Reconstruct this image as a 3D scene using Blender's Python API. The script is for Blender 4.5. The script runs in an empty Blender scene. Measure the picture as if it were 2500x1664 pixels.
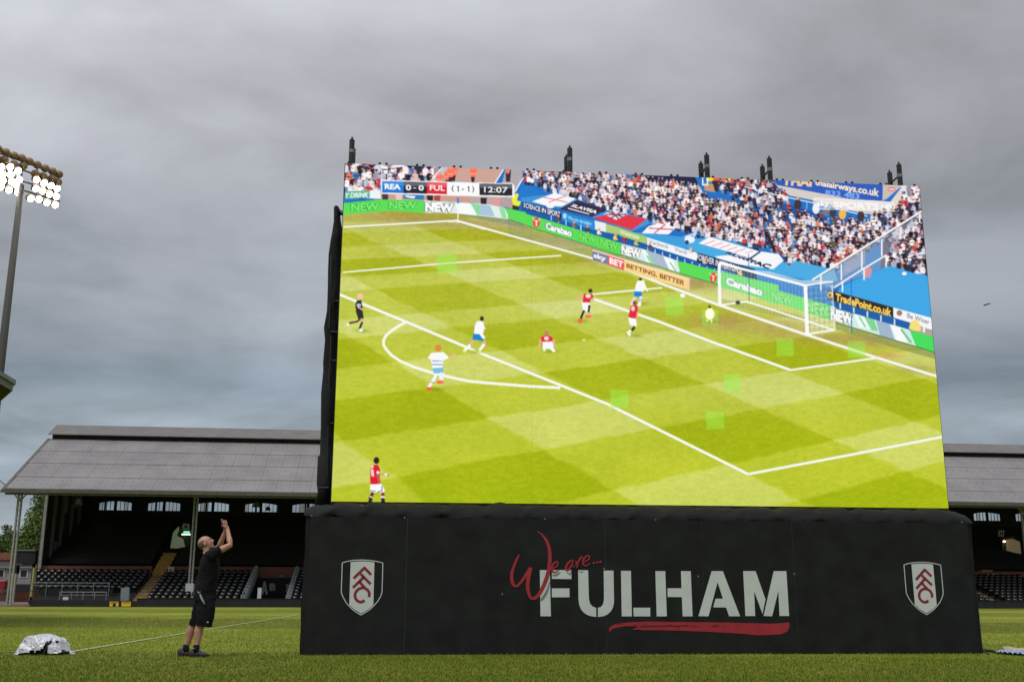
import bpy, bmesh, math, random
import numpy as np
from mathutils import Vector, Matrix, noise, Euler
random.seed(7); rng = np.random.default_rng(7)
sc = bpy.context.scene
COL = sc.collection
R = math.radians

# ------------------------------------------------------------------ camera
FPX, PITCH, ROLL, EYE = 2602.8, .2339, .0032, .86       # focal length in photo pixels (2500 wide)
cp, sp, cr, sr = math.cos(PITCH), math.sin(PITCH), math.cos(ROLL), math.sin(ROLL)
cR0, cU0, cF = Vector((1, 0, 0)), Vector((0, -sp, cp)), Vector((0, cp, sp))
cR, cU = cR0*cr + cU0*sr, cU0*cr - cR0*sr
cam = bpy.data.cameras.new('camera'); camo = bpy.data.objects.new('camera', cam); COL.objects.link(camo)
cam.sensor_width = 36; cam.lens = FPX/2500*36; cam.clip_start = .1; cam.clip_end = 20000
camo.matrix_world = Matrix(((cR.x, cU.x, -cF.x, 0), (cR.y, cU.y, -cF.y, 0), (cR.z, cU.z, -cF.z, EYE), (0, 0, 0, 1)))
sc.camera = camo
sc.view_settings.view_transform = 'Standard'; sc.view_settings.look = 'None'
sc.view_settings.exposure = 0; sc.view_settings.gamma = 1

def lin(c):
    c = np.asarray(c, float)/255
    return np.where(c <= .04045, c/12.92, ((c+.055)/1.055)**2.4)
def L4(r, g, b): return tuple(lin((r, g, b)))+(1,)

# ------------------------------------------------------------------ world: overcast sky
SUN_EL, SUN_AZ = R(58), R(205)
w = bpy.data.worlds.new('World'); sc.world = w; w.use_nodes = True
nt = w.node_tree; N = nt.nodes; LK = nt.links
bg = N['Background']
def nd(t, **k):
    n = N.new(t)
    for a, b in k.items(): setattr(n, a, b)
    return n
def wmath(op, a, b=None):
    n = nd('ShaderNodeMath', operation=op)
    for i, v in enumerate((a, b)):
        if v is None: continue
        if isinstance(v, (int, float)): n.inputs[i].default_value = v
        else: LK.new(v, n.inputs[i])
    return n.outputs[0]
tc = nd('ShaderNodeTexCoord'); sep = nd('ShaderNodeSeparateXYZ'); LK.new(tc.outputs['Generated'], sep.inputs[0])
zc = wmath('MAXIMUM', sep.outputs[2], 0.0); den = wmath('ADD', zc, .16)
cmb = nd('ShaderNodeCombineXYZ'); LK.new(wmath('DIVIDE', sep.outputs[0], den), cmb.inputs[0]); LK.new(wmath('DIVIDE', sep.outputs[1], den), cmb.inputs[1])
def wnoise(scale, detail, off, rough=.5, dist=0.):
    mp = nd('ShaderNodeMapping'); mp.inputs['Location'].default_value = off; mp.inputs['Rotation'].default_value = (0, 0, R(12))
    mp.inputs['Scale'].default_value = (.8, 1, 1)
    LK.new(cmb.outputs[0], mp.inputs[0]); n = nd('ShaderNodeTexNoise'); n.inputs['Scale'].default_value = scale
    n.inputs['Detail'].default_value = detail; n.inputs['Roughness'].default_value = rough; n.inputs['Distortion'].default_value = dist
    LK.new(mp.outputs[0], n.inputs[0]); return n.outputs[0]
n1 = wnoise(1.35, 5, (5.1, 2.7, 0), .5, .9); n2 = wnoise(3.4, 6, (7.7, 4.2, 0), .55, .35)
mixn = wmath('ADD', wmath('MULTIPLY', n1, .7), wmath('MULTIPLY', n2, .3))
cr1 = nd('ShaderNodeValToRGB'); LK.new(zc, cr1.inputs[0])
e = cr1.color_ramp.elements
e[0].position = 0; e[0].color = L4(172, 181, 187); e[1].position = .62; e[1].color = L4(196, 199, 202)
for p_, c_ in ((.10, (160, 172, 182)), (.15, (158, 169, 178)), (.185, (138, 151, 163)), (.215, (149, 157, 166)), (.255, (165, 170, 176)), (.31, (160, 164, 171)), (.37, (182, 184, 190)), (.46, (194, 196, 201))):
    x = e.new(p_); x.color = L4(*c_)
mrn = nd('ShaderNodeMapRange'); LK.new(mixn, mrn.inputs[0]); mrn.inputs[1].default_value = .36; mrn.inputs[2].default_value = .64; mrn.inputs[3].default_value = .70; mrn.inputs[4].default_value = 1.30
mrx = nd('ShaderNodeMapRange'); LK.new(sep.outputs[0], mrx.inputs[0]); mrx.inputs[1].default_value = -.15; mrx.inputs[2].default_value = .5; mrx.inputs[3].default_value = 1.04; mrx.inputs[4].default_value = .86
hue = nd('ShaderNodeMixRGB'); LK.new(n2, hue.inputs[0]); hue.inputs[1].default_value = (.965, 1.0, .965, 1); hue.inputs[2].default_value = (.98, .955, 1.0, 1)
mxa = nd('ShaderNodeVectorMath', operation='SCALE'); LK.new(cr1.outputs[0], mxa.inputs[0]); LK.new(wmath('MULTIPLY', mrn.outputs[0], mrx.outputs[0]), mxa.inputs['Scale'])
mx = nd('ShaderNodeMixRGB', blend_type='MULTIPLY'); mx.inputs[0].default_value = 1; LK.new(mxa.outputs[0], mx.inputs[1]); LK.new(hue.outputs[0], mx.inputs[2])
sky = nd('ShaderNodeTexSky', sky_type='NISHITA'); sky.sun_disc = False; sky.sun_elevation = SUN_EL; sky.sun_rotation = SUN_AZ
skb = nd('ShaderNodeMixRGB', blend_type='MULTIPLY'); skb.inputs[0].default_value = 1; skb.inputs[2].default_value = (.08, .08, .08, 1); LK.new(sky.outputs[0], skb.inputs[1])
mx2 = nd('ShaderNodeMixRGB'); mx2.inputs[0].default_value = .93; LK.new(skb.outputs[0], mx2.inputs[1]); LK.new(mx.outputs[0], mx2.inputs[2])
# an overcast sky is brighter overhead than near the horizon
zr = nd('ShaderNodeMapRange'); LK.new(zc, zr.inputs[0]); zr.inputs[1].default_value = .5; zr.inputs[2].default_value = .95; zr.inputs[3].default_value = 1; zr.inputs[4].default_value = 2.0
LK.new(mx2.outputs[0], bg.inputs[0]); LK.new(zr.outputs[0], bg.inputs[1])
sl = bpy.data.lights.new('sun', 'SUN'); sl.energy = 1.15; sl.angle = R(25); sl.color = (1, .97, .93)
so = bpy.data.objects.new('sun', sl); COL.objects.link(so)
sdir = Vector((math.sin(SUN_AZ)*math.cos(SUN_EL), math.cos(SUN_AZ)*math.cos(SUN_EL), math.sin(SUN_EL)))
so.rotation_euler = sdir.to_track_quat('Z', 'Y').to_euler(); so.location = (0, 0, 60)

# ------------------------------------------------------------------ measuring helpers
CAMP = Vector((0, 0, EYE))
def ray(px, py): return cF + cR*((px-1250)/FPX) - cU*((py-832)/FPX)
def hit(px, py, P0, n):
    d = ray(px, py); n = Vector(n); t = (Vector(P0)-CAMP).dot(n)/d.dot(n); return CAMP + d*t
def atY(px, py, Y): return hit(px, py, (0, Y, 0), (0, 1, 0))
def atZ(px, py, Z=0): return hit(px, py, (0, 0, Z), (0, 0, 1))
SA = .1191; sU = Vector((math.cos(SA), math.sin(SA), 0)); sV = Vector((-math.sin(SA), math.cos(SA), 0)); SO = Vector((0, 78.873, 0))
def s(u, v, z): return SO + sU*u + sV*v + Vector((0, 0, z))
def sUZ(px, py, v):
    P = hit(px, py, SO+sV*v, sV) - SO; return P.dot(sU), P.z

# ------------------------------------------------------------------ materials
def mat(name, col, rough=.7, metal=0, var=0., scale=8., bump=0., bscale=None, spec=.5, emit=None, estr=1, col2=None, stretch=None, detail=6):
    m = bpy.data.materials.new(name); m.use_nodes = True; t = m.node_tree; b = t.nodes['Principled BSDF']
    b.inputs['Base Color'].default_value = (*col[:3], 1); b.inputs['Roughness'].default_value = rough; b.inputs['Metallic'].default_value = metal
    b.inputs['Specular IOR Level'].default_value = spec
    tcn = t.nodes.new('ShaderNodeTexCoord'); src = tcn.outputs['Object']
    if stretch:
        mp = t.nodes.new('ShaderNodeMapping'); mp.inputs['Scale'].default_value = stretch; t.links.new(src, mp.inputs[0]); src = mp.outputs[0]
    if var or col2:
        n = t.nodes.new('ShaderNodeTexNoise'); n.inputs['Scale'].default_value = scale; n.inputs['Detail'].default_value = detail; t.links.new(src, n.inputs[0])
        r = t.nodes.new('ShaderNodeValToRGB'); t.links.new(n.outputs[0], r.inputs[0])
        r.color_ramp.elements[0].position = .32; r.color_ramp.elements[1].position = .68
        a = col if col2 is None else col; 
        c0 = [max(0, k*(1-var)) for k in col[:3]]; c1 = [k*(1+var) for k in (col2 or col)[:3]]
        r.color_ramp.elements[0].color = (*c0, 1); r.color_ramp.elements[1].color = (*c1, 1)
        t.links.new(r.outputs[0], b.inputs['Base Color'])
    if bump:
        n = t.nodes.new('ShaderNodeTexNoise'); n.inputs['Scale'].default_value = bscale or scale*3; n.inputs['Detail'].default_value = 5; t.links.new(src, n.inputs[0])
        bp = t.nodes.new('ShaderNodeBump'); bp.inputs['Strength'].default_value = bump; bp.inputs['Distance'].default_value = .02
        t.links.new(n.outputs[0], bp.inputs['Height']); t.links.new(bp.outputs[0], b.inputs['Normal'])
    if emit:
        b.inputs['Emission Color'].default_value = (*emit[:3], 1); b.inputs['Emission Strength'].default_value = estr
    return m
def sm(name, r, g, b, **k): return mat(name, tuple(lin((r, g, b))), **k)
M = dict(
    banner=mat('printed banner', (.0115, .0125, .0125), .75, var=.35, scale=3, bump=.12, bscale=60, spec=.25),
    drape=mat('black drape cloth', (.010, .0105, .011), .8, var=.3, scale=2.5, bump=.5, bscale=9, spec=.3),
    letters=mat('banner print white', (.60, .64, .62), .6, var=.05, scale=4),
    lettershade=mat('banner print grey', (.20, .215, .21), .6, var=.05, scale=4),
    red=mat('banner print red', (.36, .018, .03), .6, var=.12, scale=6),
    crestred=mat('crest print red', (.25, .012, .03), .6, var=.06, scale=6),
    steel=mat('black painted steel', (.012, .012, .013), .45, var=.3, scale=10),
    galv=mat('galvanised steel', (.22, .23, .24), .5, .3, var=.15, scale=12),
    bezel=mat('cabinet edge', (.006, .006, .007), .6),
    roof=mat('roof sheet', (.232, .214, .218), .75, var=.14, scale=.5, bump=.2, bscale=5, detail=8),
    rooftop=mat('vent sheet', (.165, .147, .144), .7, var=.12, scale=1.2),
    gutter=mat('gutter', (.10, .095, .07), .6, var=.2, scale=3),
    timber=mat('dark timber', (.020, .016, .012), .9, var=.5, scale=3),
    timber2=mat('boarded wall', (.045, .045, .042), .9, var=.6, scale=1.5, stretch=(6, 6, .6)),
    colpaint=mat('pale grey paint', (.30, .30, .27), .55, var=.15, scale=4),
    seat=mat('seat plastic', (.008, .008, .009), .7, spec=.2), seatpan=mat('seat pan plastic', (.011, .011, .013), .26, spec=1.0),
    concrete=mat('old concrete', (.05, .047, .045), .95, var=.3, scale=3),
    darkfloor=mat('dark terrace', (.012, .010, .009), .95, var=.4, scale=3),
    wallblack=mat('black wall', (.013, .014, .015), .8, var=.25, scale=2),
    stair=mat('ochre step', (.50, .27, .06), .8, var=.25, scale=5),
    stairgrey=mat('grey step', (.22, .20, .19), .9, var=.2, scale=5),
    white=mat('white paint', (.6, .6, .6), .6, var=.05),
    cream=mat('cream paint', (.45, .44, .34), .6, var=.1, scale=5),
    yellow=mat('yellow board', (.85, .50, .02), .6, var=.05),
    yellowpole=mat('yellow pole', (.5, .48, .13), .6, var=.1),
    corr=mat('grey panel', (.22, .26, .27), .55, var=.1, scale=6),
    redplastic=mat('red plastic', (.30, .02, .025), .5),
    skin=mat('skin', (.50, .245, .175), .5, var=.12, scale=14, bump=.05, bscale=60),
    skinpink=mat('scalp', (.44, .27, .23), .5, var=.1, scale=20),
    stubble=mat('cropped hair', (.13, .10, .085), .9, var=.2, scale=60),
    shirt=mat('black cotton', (.0045, .0045, .005), .85, var=.3, scale=5, bump=.3, bscale=14, spec=.25),
    shorts=mat('black cargo cloth', (.007, .007, .008), .9, var=.3, scale=8, bump=.3, bscale=18, spec=.2),
    shoe=mat('brown shoe', (.042, .032, .032), .7, var=.3, scale=30),
    lace=mat('grey lace', (.35, .35, .36), .7),
    lip=mat('lip', (.33, .12, .11), .5), eye=mat('eye', (.02, .015, .012), .3), mouth=mat('mouth', (.05, .012, .012), .6),
    phone=mat('phone body', (.10, .012, .015), .3),
    greencloth=mat('exit green', (.02, .30, .14), .5),
    blue=mat('blue mesh mat', (.10, .17, .42), .6, col2=(.42, .52, .72), var=.2, scale=22, stretch=(1, 1, 1)),
    matcream=mat('cream mat back', (.55, .47, .28), .7, var=.1),
    cable=mat('cable', (.01, .01, .01), .5),
    barkm=mat('bark', (.05, .04, .03), .9),
    seam=mat('seam', (.019, .020, .021), .5),
    plane=mat('aircraft', (.03, .03, .04), .5),
    blackcase=mat('black case', (.010, .010, .011), .6, var=.3, scale=8),
)
def brick_mat():
    m = mat('brick', (.3, .1, .07), .9); t = m.node_tree; b = t.nodes['Principled BSDF']
    br = t.nodes.new('ShaderNodeTexBrick'); br.inputs['Scale'].default_value = 4.5
    br.inputs['Color1'].default_value = (.30, .085, .055, 1); br.inputs['Color2'].default_value = (.20, .06, .045, 1); br.inputs['Mortar'].default_value = (.20, .14, .11, 1)
    tcn = t.nodes.new('ShaderNodeTexCoord'); sp_ = t.nodes.new('ShaderNodeSeparateXYZ'); t.links.new(tcn.outputs['Object'], sp_.inputs[0])
    c = t.nodes.new('ShaderNodeCombineXYZ'); t.links.new(sp_.outputs[0], c.inputs[0]); t.links.new(sp_.outputs[2], c.inputs[1]); t.links.new(c.outputs[0], br.inputs[0]); t.links.new(br.outputs[0], b.inputs[0])
    return m
M['brick'] = brick_mat()
def glass_mat(name, tint, op):
    m = bpy.data.materials.new(name); m.use_nodes = True; t = m.node_tree; t.nodes.clear()
    o = t.nodes.new('ShaderNodeOutputMaterial'); mxs = t.nodes.new('ShaderNodeMixShader'); mxs.inputs[0].default_value = op
    a = t.nodes.new('ShaderNodeBsdfTransparent'); a.inputs[0].default_value = (*tint, 1)
    g = t.nodes.new('ShaderNodeBsdfPrincipled'); g.inputs['Base Color'].default_value = (.25, .25, .23, 1); g.inputs['Roughness'].default_value = .2
    t.links.new(a.outputs[0], mxs.inputs[1]); t.links.new(g.outputs[0], mxs.inputs[2]); t.links.new(mxs.outputs[0], o.inputs[0]); return m
M['glass'] = glass_mat('window glass', (.95, .98, 1), .12); M['glassdirty'] = glass_mat('dirty window glass', (.85, .85, .82), .22)
def emis(name, c, st):
    m = bpy.data.materials.new(name); m.use_nodes = True; t = m.node_tree; b = t.nodes['Principled BSDF']
    b.inputs['Base Color'].default_value = (*c, 1); b.inputs['Emission Color'].default_value = (*c, 1); b.inputs['Emission Strength'].default_value = st; return m
M['lamp'] = emis('lamp glow', (1, .93, .78), 22); M['tube'] = emis('tube light', (.85, 1, .8), 1.6); M['exit'] = emis('exit sign', (.15, .8, .45), 1.2)
M['warm'] = emis('warm bulb', (1, .75, .45), 6)
def shade_var(m, amt=.0): return m

# ------------------------------------------------------------------ mesh helpers
class MB:
    def __init__(s_): s_.v = []; s_.f = []; s_.mi = []; s_.cur = 0
    def add(s_, vs, fs):
        b = len(s_.v); s_.v += [tuple(p) for p in vs]; s_.f += [tuple(b+i for i in f) for f in fs]; s_.mi += [s_.cur]*len(fs); return s_
    def hexa(s_, p):  # 8 points: bottom 4, top 4
        return s_.add(p, [(3, 2, 1, 0), (4, 5, 6, 7), (0, 1, 5, 4), (1, 2, 6, 5), (2, 3, 7, 6), (3, 0, 4, 7)])
    def box(s_, lo, hi, fn=None):
        (a, b, c), (d, e_, f) = lo, hi
        p = [(a, b, c), (d, b, c), (d, e_, c), (a, e_, c), (a, b, f), (d, b, f), (d, e_, f), (a, e_, f)]
        if fn: p = [fn(*q) for q in p]
        return s_.hexa(p)
    def tube(s_, pts, rad, n=10, cap=True, flat=None):
        pts = [Vector(p) for p in pts]; rad = [rad]*len(pts) if isinstance(rad, (int, float)) else rad
        vs = []; ref = None
        for i, p in enumerate(pts):
            d = (pts[min(i+1, len(pts)-1)]-pts[max(i-1, 0)]).normalized()
            if flat is not None: a = Vector(flat); a = (a-d*a.dot(d)).normalized()
            else:
                a = (ref if ref is not None else (Vector((0, 0, 1)) if abs(d.z) < .9 else Vector((1, 0, 0)))); a = (a-d*a.dot(d)).normalized()
            ref = a; b = d.cross(a); r = rad[i]; ra, rb = (r, r) if isinstance(r, (int, float)) else r
            vs += [p+a*ra*math.cos(2*math.pi*k/n)+b*rb*math.sin(2*math.pi*k/n) for k in range(n)]
        fs = [(i*n+k, i*n+(k+1) % n, (i+1)*n+(k+1) % n, (i+1)*n+k) for i in range(len(pts)-1) for k in range(n)]
        if cap: fs += [tuple(range(n))[::-1], tuple((len(pts)-1)*n+k for k in range(n))]
        return s_.add(vs, fs)
    def ell(s_, c, r, rot=None, n=16, m=10):
        vs = []; c = Vector(c)
        for i in range(1, m):
            th = math.pi*i/m
            for k in range(n):
                ph = 2*math.pi*k/n; p = Vector((r[0]*math.sin(th)*math.cos(ph), r[1]*math.sin(th)*math.sin(ph), r[2]*math.cos(th)))
                vs.append(c+(rot @ p if rot else p))
        t = Vector((0, 0, r[2])); t = rot @ t if rot else t
        vs += [c+t, c-t]; T, B = len(vs)-2, len(vs)-1
        fs = [(i*n+k, (i+1)*n+k, (i+1)*n+(k+1) % n, i*n+(k+1) % n) for i in range(m-2) for k in range(n)]
        fs += [(T, k, (k+1) % n) for k in range(n)] + [(B, (m-2)*n+(k+1) % n, (m-2)*n+k) for k in range(n)]
        return s_.add(vs, fs)
    def prism(s_, poly, off):  # planar polygon (list of Vector) pushed by off
        n = len(poly); off = Vector(off)
        return s_.add([Vector(p) for p in poly]+[Vector(p)+off for p in poly], [tuple(range(n))[::-1], tuple(range(n, 2*n))]+[(i, (i+1) % n, n+(i+1) % n, n+i) for i in range(n)])
    def build(s_, name, m, parent=None, smooth=False, loc=None):
        me = bpy.data.meshes.new(name)
        V = np.array(s_.v, float).reshape(-1, 3)
        if parent is not None: o0 = Vector(parent['_org']) 
        else: o0 = Vector(loc) if loc is not None else Vector(((V[:, 0].min()+V[:, 0].max())/2, (V[:, 1].min()+V[:, 1].max())/2, V[:, 2].min()))
        V = V-np.array(o0)
        me.from_pydata(V.tolist(), [], s_.f); me.update()
        for mm in (m if isinstance(m, list) else [m]): me.materials.append(mm)
        if isinstance(m, list): me.polygons.foreach_set('material_index', s_.mi)
        bm = bmesh.new(); bm.from_mesh(me); bmesh.ops.recalc_face_normals(bm, faces=bm.faces); bm.to_mesh(me); bm.free()
        if smooth: me.polygons.foreach_set('use_smooth', [True]*len(me.polygons))
        o = bpy.data.objects.new(name, me); COL.objects.link(o)
        if parent is not None: o.parent = parent; o['_org'] = tuple(o0)
        else: o.location = o0; o['_org'] = tuple(o0)
        return o
def tag(o, label, cat, group=None, kind=None):
    if label: o['label'] = label
    if cat: o['category'] = cat
    if group: o['group'] = group
    if kind: o['kind'] = kind
    return o
def thing(name, label, cat, loc, group=None):
    o = bpy.data.objects.new(name, None); COL.objects.link(o); o.location = loc; o['_org'] = tuple(loc); o.empty_display_size = .3
    return tag(o, label, cat, group)
def struct(o): o['kind'] = 'structure'; return o
def flatpoly(mb, pts):   # concave polygon triangulated
    from mathutils.geometry import tessellate_polygon
    tri = tessellate_polygon([[Vector(p) for p in pts]]); b = len(mb.v); mb.v += [tuple(p) for p in pts]
    for t in tri: mb.f.append(tuple(b+i for i in t)); mb.mi.append(mb.cur)
def remesh(o, vox, smooth_it=2):
    md = o.modifiers.new('r', 'REMESH'); md.mode = 'VOXEL'; md.voxel_size = vox; md.use_smooth_shade = True
    if smooth_it: sm_ = o.modifiers.new('s', 'SMOOTH'); sm_.iterations = smooth_it; sm_.factor = .5
    dg = bpy.context.evaluated_depsgraph_get(); me = bpy.data.meshes.new_from_object(o.evaluated_get(dg)); mats = [m for m in o.data.materials]
    o.modifiers.clear(); o.data = me
    me.materials.clear()
    for m in mats: me.materials.append(m)
    me.polygons.foreach_set('material_index', [0]*len(me.polygons)); me.polygons.foreach_set('use_smooth', [True]*len(me.polygons))
    return o
def text_mesh(txt, bold=0., size=1, spacing=1., shear=0.):
    cu = bpy.data.curves.new('t', 'FONT'); cu.body = txt; cu.size = size; cu.offset = bold; cu.space_character = spacing; cu.shear = shear; cu.resolution_u = 3
    o = bpy.data.objects.new('t', cu); COL.objects.link(o)
    dg = bpy.context.evaluated_depsgraph_get(); me = bpy.data.meshes.new_from_object(o.evaluated_get(dg))
    me.calc_loop_triangles(); V = np.array([v.co[:2] for v in me.vertices]); T = np.array([t.vertices[:] for t in me.loop_triangles])
    bpy.data.objects.remove(o); bpy.data.curves.remove(cu); bpy.data.meshes.remove(me)
    V = V-V.min(0); V = V/V.max(0); return V, T      # normalised to 0..1

# ================================================================== GROUND
def ground_mat():
    m = mat('pitch grass', (.1, .12, .02), .9); t = m.node_tree; b = t.nodes['Principled BSDF']; b.inputs['Specular IOR Level'].default_value = .15
    ns = t.nodes; lk = t.links; tcn = ns.new('ShaderNodeTexCoord')
    def noise_(sc_, det, st=(1, 1, 1), ro=.6):
        mp = ns.new('ShaderNodeMapping'); mp.inputs['Scale'].default_value = st; lk.new(tcn.outputs['Object'], mp.inputs[0])
        n = ns.new('ShaderNodeTexNoise'); n.inputs['Scale'].default_value = sc_; n.inputs['Detail'].default_value = det; n.inputs['Roughness'].default_value = ro; lk.new(mp.outputs[0], n.inputs[0]); return n
    n1 = noise_(.35, 6, (1, .6, 1)); n2 = noise_(14, 6); n3 = noise_(1.8, 5, (1, .4, 1))
    ad = ns.new('ShaderNodeMath'); ad.operation = 'ADD'; lk.new(n1.outputs[0], ad.inputs[0]); lk.new(n2.outputs[0], ad.inputs[1])
    ad2 = ns.new('ShaderNodeMath'); ad2.operation = 'ADD'; lk.new(ad.outputs[0], ad2.inputs[0]); lk.new(n3.outputs[0], ad2.inputs[1])
    dv = ns.new('ShaderNodeMath'); dv.operation = 'DIVIDE'; lk.new(ad2.outputs[0], dv.inputs[0]); dv.inputs[1].default_value = 3
    r = ns.new('ShaderNodeValToRGB'); lk.new(dv.outputs[0], r.inputs[0]); e = r.color_ramp.elements
    e[0].position = .36; e[0].color = (.138, .170, .010, 1); e[1].position = .62; e[1].color = (.34, .345, .055, 1); x = e.new(.5); x.color = (.225, .250, .025, 1)
    # mowing bands across the pitch
    sepn = ns.new('ShaderNodeSeparateXYZ'); lk.new(tcn.outputs['Object'], sepn.inputs[0])
    wv = ns.new('ShaderNodeMath'); wv.operation = 'SINE'; ml = ns.new('ShaderNodeMath'); ml.operation = 'MULTIPLY'; ml.inputs[1].default_value = 2*math.pi/23.0
    off = ns.new('ShaderNodeMath'); off.inputs[1].default_value = -16.4; lk.new(sepn.outputs[1], off.inputs[0]); sk = ns.new('ShaderNodeMath'); sk.operation = 'MULTIPLY_ADD'; sk.inputs[1].default_value = .09; lk.new(sepn.outputs[0], sk.inputs[0]); lk.new(off.outputs[0], sk.inputs[2]); lk.new(sk.outputs[0], ml.inputs[0]); lk.new(ml.outputs[0], wv.inputs[0])
    st = ns.new('ShaderNodeMapRange'); lk.new(wv.outputs[0], st.inputs[0]); st.inputs[1].default_value = -.25; st.inputs[2].default_value = .25; st.inputs[3].default_value = .74; st.inputs[4].default_value = 1.08
    mxm = ns.new('ShaderNodeVectorMath'); mxm.operation = 'SCALE'; lk.new(r.outputs[0], mxm.inputs[0]); lk.new(st.outputs[0], mxm.inputs['Scale']); lk.new(mxm.outputs[0], b.inputs[0])
    nb = noise_(45, 6); bp = ns.new('ShaderNodeBump'); bp.inputs['Strength'].default_value = .7; bp.inputs['Distance'].default_value = .04; lk.new(nb.outputs[0], bp.inputs['Height']); lk.new(bp.outputs[0], b.inputs['Normal'])
    return m
GM = ground_mat()
g = MB(); g.add([(-900, -60, 0), (900, -60, 0), (900, 1200, 0), (-900, 1200, 0)], [(0, 1, 2, 3)]); struct(g.build('pitch', GM, loc=(0, 0, 0)))
def blade_mat():
    m = mat('grass blades', (.12, .15, .02), .8, spec=.2); t = m.node_tree
    at = t.nodes.new('ShaderNodeAttribute'); at.attribute_name = 'tint'; t.links.new(at.outputs['Color'], t.nodes['Principled BSDF'].inputs[0]); return m
def grass():
    n = 260000
    yy = 9.5+(rng.random(n)**1.9)*36; xx = (rng.random(n)*2-1)*(yy*.56)+.4
    h_ = .014+rng.random(n)*.022; a = rng.random(n)*6.28; wd = .0035+rng.random(n)*.003; lean = (rng.random((n, 2))-.5)*.03
    V = np.zeros((n, 3, 3)); V[:, 0, 0] = xx-np.cos(a)*wd; V[:, 0, 1] = yy-np.sin(a)*wd; V[:, 1, 0] = xx+np.cos(a)*wd; V[:, 1, 1] = yy+np.sin(a)*wd
    V[:, 2, 0] = xx+lean[:, 0]; V[:, 2, 1] = yy+lean[:, 1]; V[:, 2, 2] = h_
    me = bpy.data.meshes.new('grass'); me.vertices.add(n*3); me.vertices.foreach_set('co', V.ravel()); me.loops.add(n*3); me.loops.foreach_set('vertex_index', np.arange(n*3, dtype=np.int32))
    me.polygons.add(n); me.polygons.foreach_set('loop_start', np.arange(n, dtype=np.int32)*3); me.update(calc_edges=True)
    at = me.color_attributes.new('tint', 'FLOAT_COLOR', 'POINT'); c = np.zeros((n, 3, 4)); k = rng.random((n, 1))
    base = np.array([[.13, .17, .008]])*(1-k)+np.array([[.30, .33, .05]])*k; base = base*np.array([[.84, .94, .75]])*np.where(np.sin((yy-16.4+.09*xx)*2*np.pi/23) > 0, 1.12, .8)[:, None]; c[:, :, :3] = base[:, None, :]; c[:, :, 3] = 1
    at.data.foreach_set('color', c.ravel().astype(np.float32)); me.materials.append(blade_mat())
    o = bpy.data.objects.new('grass', me); COL.objects.link(o); tag(o, 'short mown green grass blades growing over the football pitch', 'grass', kind='stuff')
grass()
def ground_strip(a, b, wd, name, m, z=.012):
    a, b = Vector(a), Vector(b); d = (b-a).normalized(); nrm = Vector((-d.y, d.x, 0))*wd/2; q = MB()
    n = 40
    for i in range(n+1):
        p = a.lerp(b, i/n); q.v += [tuple(p-nrm+Vector((0, 0, z))), tuple(p+nrm+Vector((0, 0, z)))]
        if i: q.f.append((2*i-2, 2*i, 2*i+1, 2*i-1)); q.mi.append(0)
    return struct(q.build(name, m))
lm = mat('worn line paint', (.55, .58, .40), .9, col2=(.28, .32, .10), scale=9, var=.1)
A0 = atZ(168, 1592); ground_strip(A0, atZ(728, 1500), .11, 'pitch_line', lm)
ground_strip(atZ(-80, 1590.5), A0, .08, 'pitch_line', mat('worn line paint faint', (.36, .38, .18), .9, col2=(.24, .26, .06), scale=9, var=.1))
ground_strip(s(-45, -2.6, 0), s(60, -2.6, 0), .12, 'pitch_line', lm)
pv = MB(); pv.box((-60, -1.0, -.3), (-33.0, 40, .035), s); struct(pv.build('pavement', mat('brown paving', (.17, .10, .075), .9, var=.3, scale=1.2)))

# ================================================================== PICTURE ON THE LED WALL (painted pixel by pixel into the diodes' colours)
SW, SH = 10.0225, 5.624; SYAW = .095
wU = Vector((math.cos(SYAW), math.sin(SYAW), 0)); wN = Vector((math.sin(SYAW), -math.cos(SYAW), 0)); W0 = Vector((-2.803, 16.7047, 2.27)); UP = Vector((0, 0, 1))
def scr_uv(px, py):
    P = hit(px, py, W0, wN)-W0; return P.dot(wU), P.z
GW, GH = 1040, 584; SS = 2; CW, CH = GW*SS, GH*SS
img = np.zeros((CH, CW, 3), np.float32)
def cv(pts):
    out = []
    for p in pts:
        u, z = scr_uv(*p); out.append((u/SW*CW, (1-z/SH)*CH))
    return np.array(out)
def mask_poly(q):
    x0, y0 = np.floor(q.min(0)).astype(int); x1, y1 = np.ceil(q.max(0)).astype(int)+1
    x0, y0 = max(x0, 0), max(y0, 0); x1, y1 = min(x1, CW), min(y1, CH)
    if x1 <= x0 or y1 <= y0: return None
    X, Y = np.meshgrid(np.arange(x0, x1)+.5, np.arange(y0, y1)+.5); ins = np.zeros(X.shape, bool); n = len(q)
    for i in range(n):
        (ax, ay), (bx, by) = q[i], q[(i+1) % n]
        if ay == by: continue
        c = ((ay > Y) != (by > Y)) & (X < (bx-ax)*(Y-ay)/(by-ay)+ax); ins ^= c
    return x0, y0, x1, y1, ins
def blend(m_, col, al=1.):
    if m_ is None: return
    x0, y0, x1, y1, ins = m_; r = img[y0:y1, x0:x1]; k = ins[..., None]*al if ins.dtype == bool else ins[..., None]*al
    r[:] = r*(1-k)+np.array(col, np.float32)*k
def P(pts, col, al=1.): blend(mask_poly(cv(pts)), col, al)
def soft(c, rx, ry, col, al=.6, p=1.):   # soft-edged patch
    (cx, cy), = cv([c]); k = CW/1450.; rx *= k; ry *= k
    x0, x1, y0, y1 = max(int(cx-rx*1.6), 0), min(int(cx+rx*1.6), CW), max(int(cy-ry*1.6), 0), min(int(cy+ry*1.6), CH)
    if x1 <= x0 or y1 <= y0: return
    X, Y = np.meshgrid(np.arange(x0, x1), np.arange(y0, y1)); d = ((X-cx)/rx)**2+((Y-cy)/ry)**2
    blend((x0, y0, x1, y1, np.exp(-d*p)), col, al)
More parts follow.
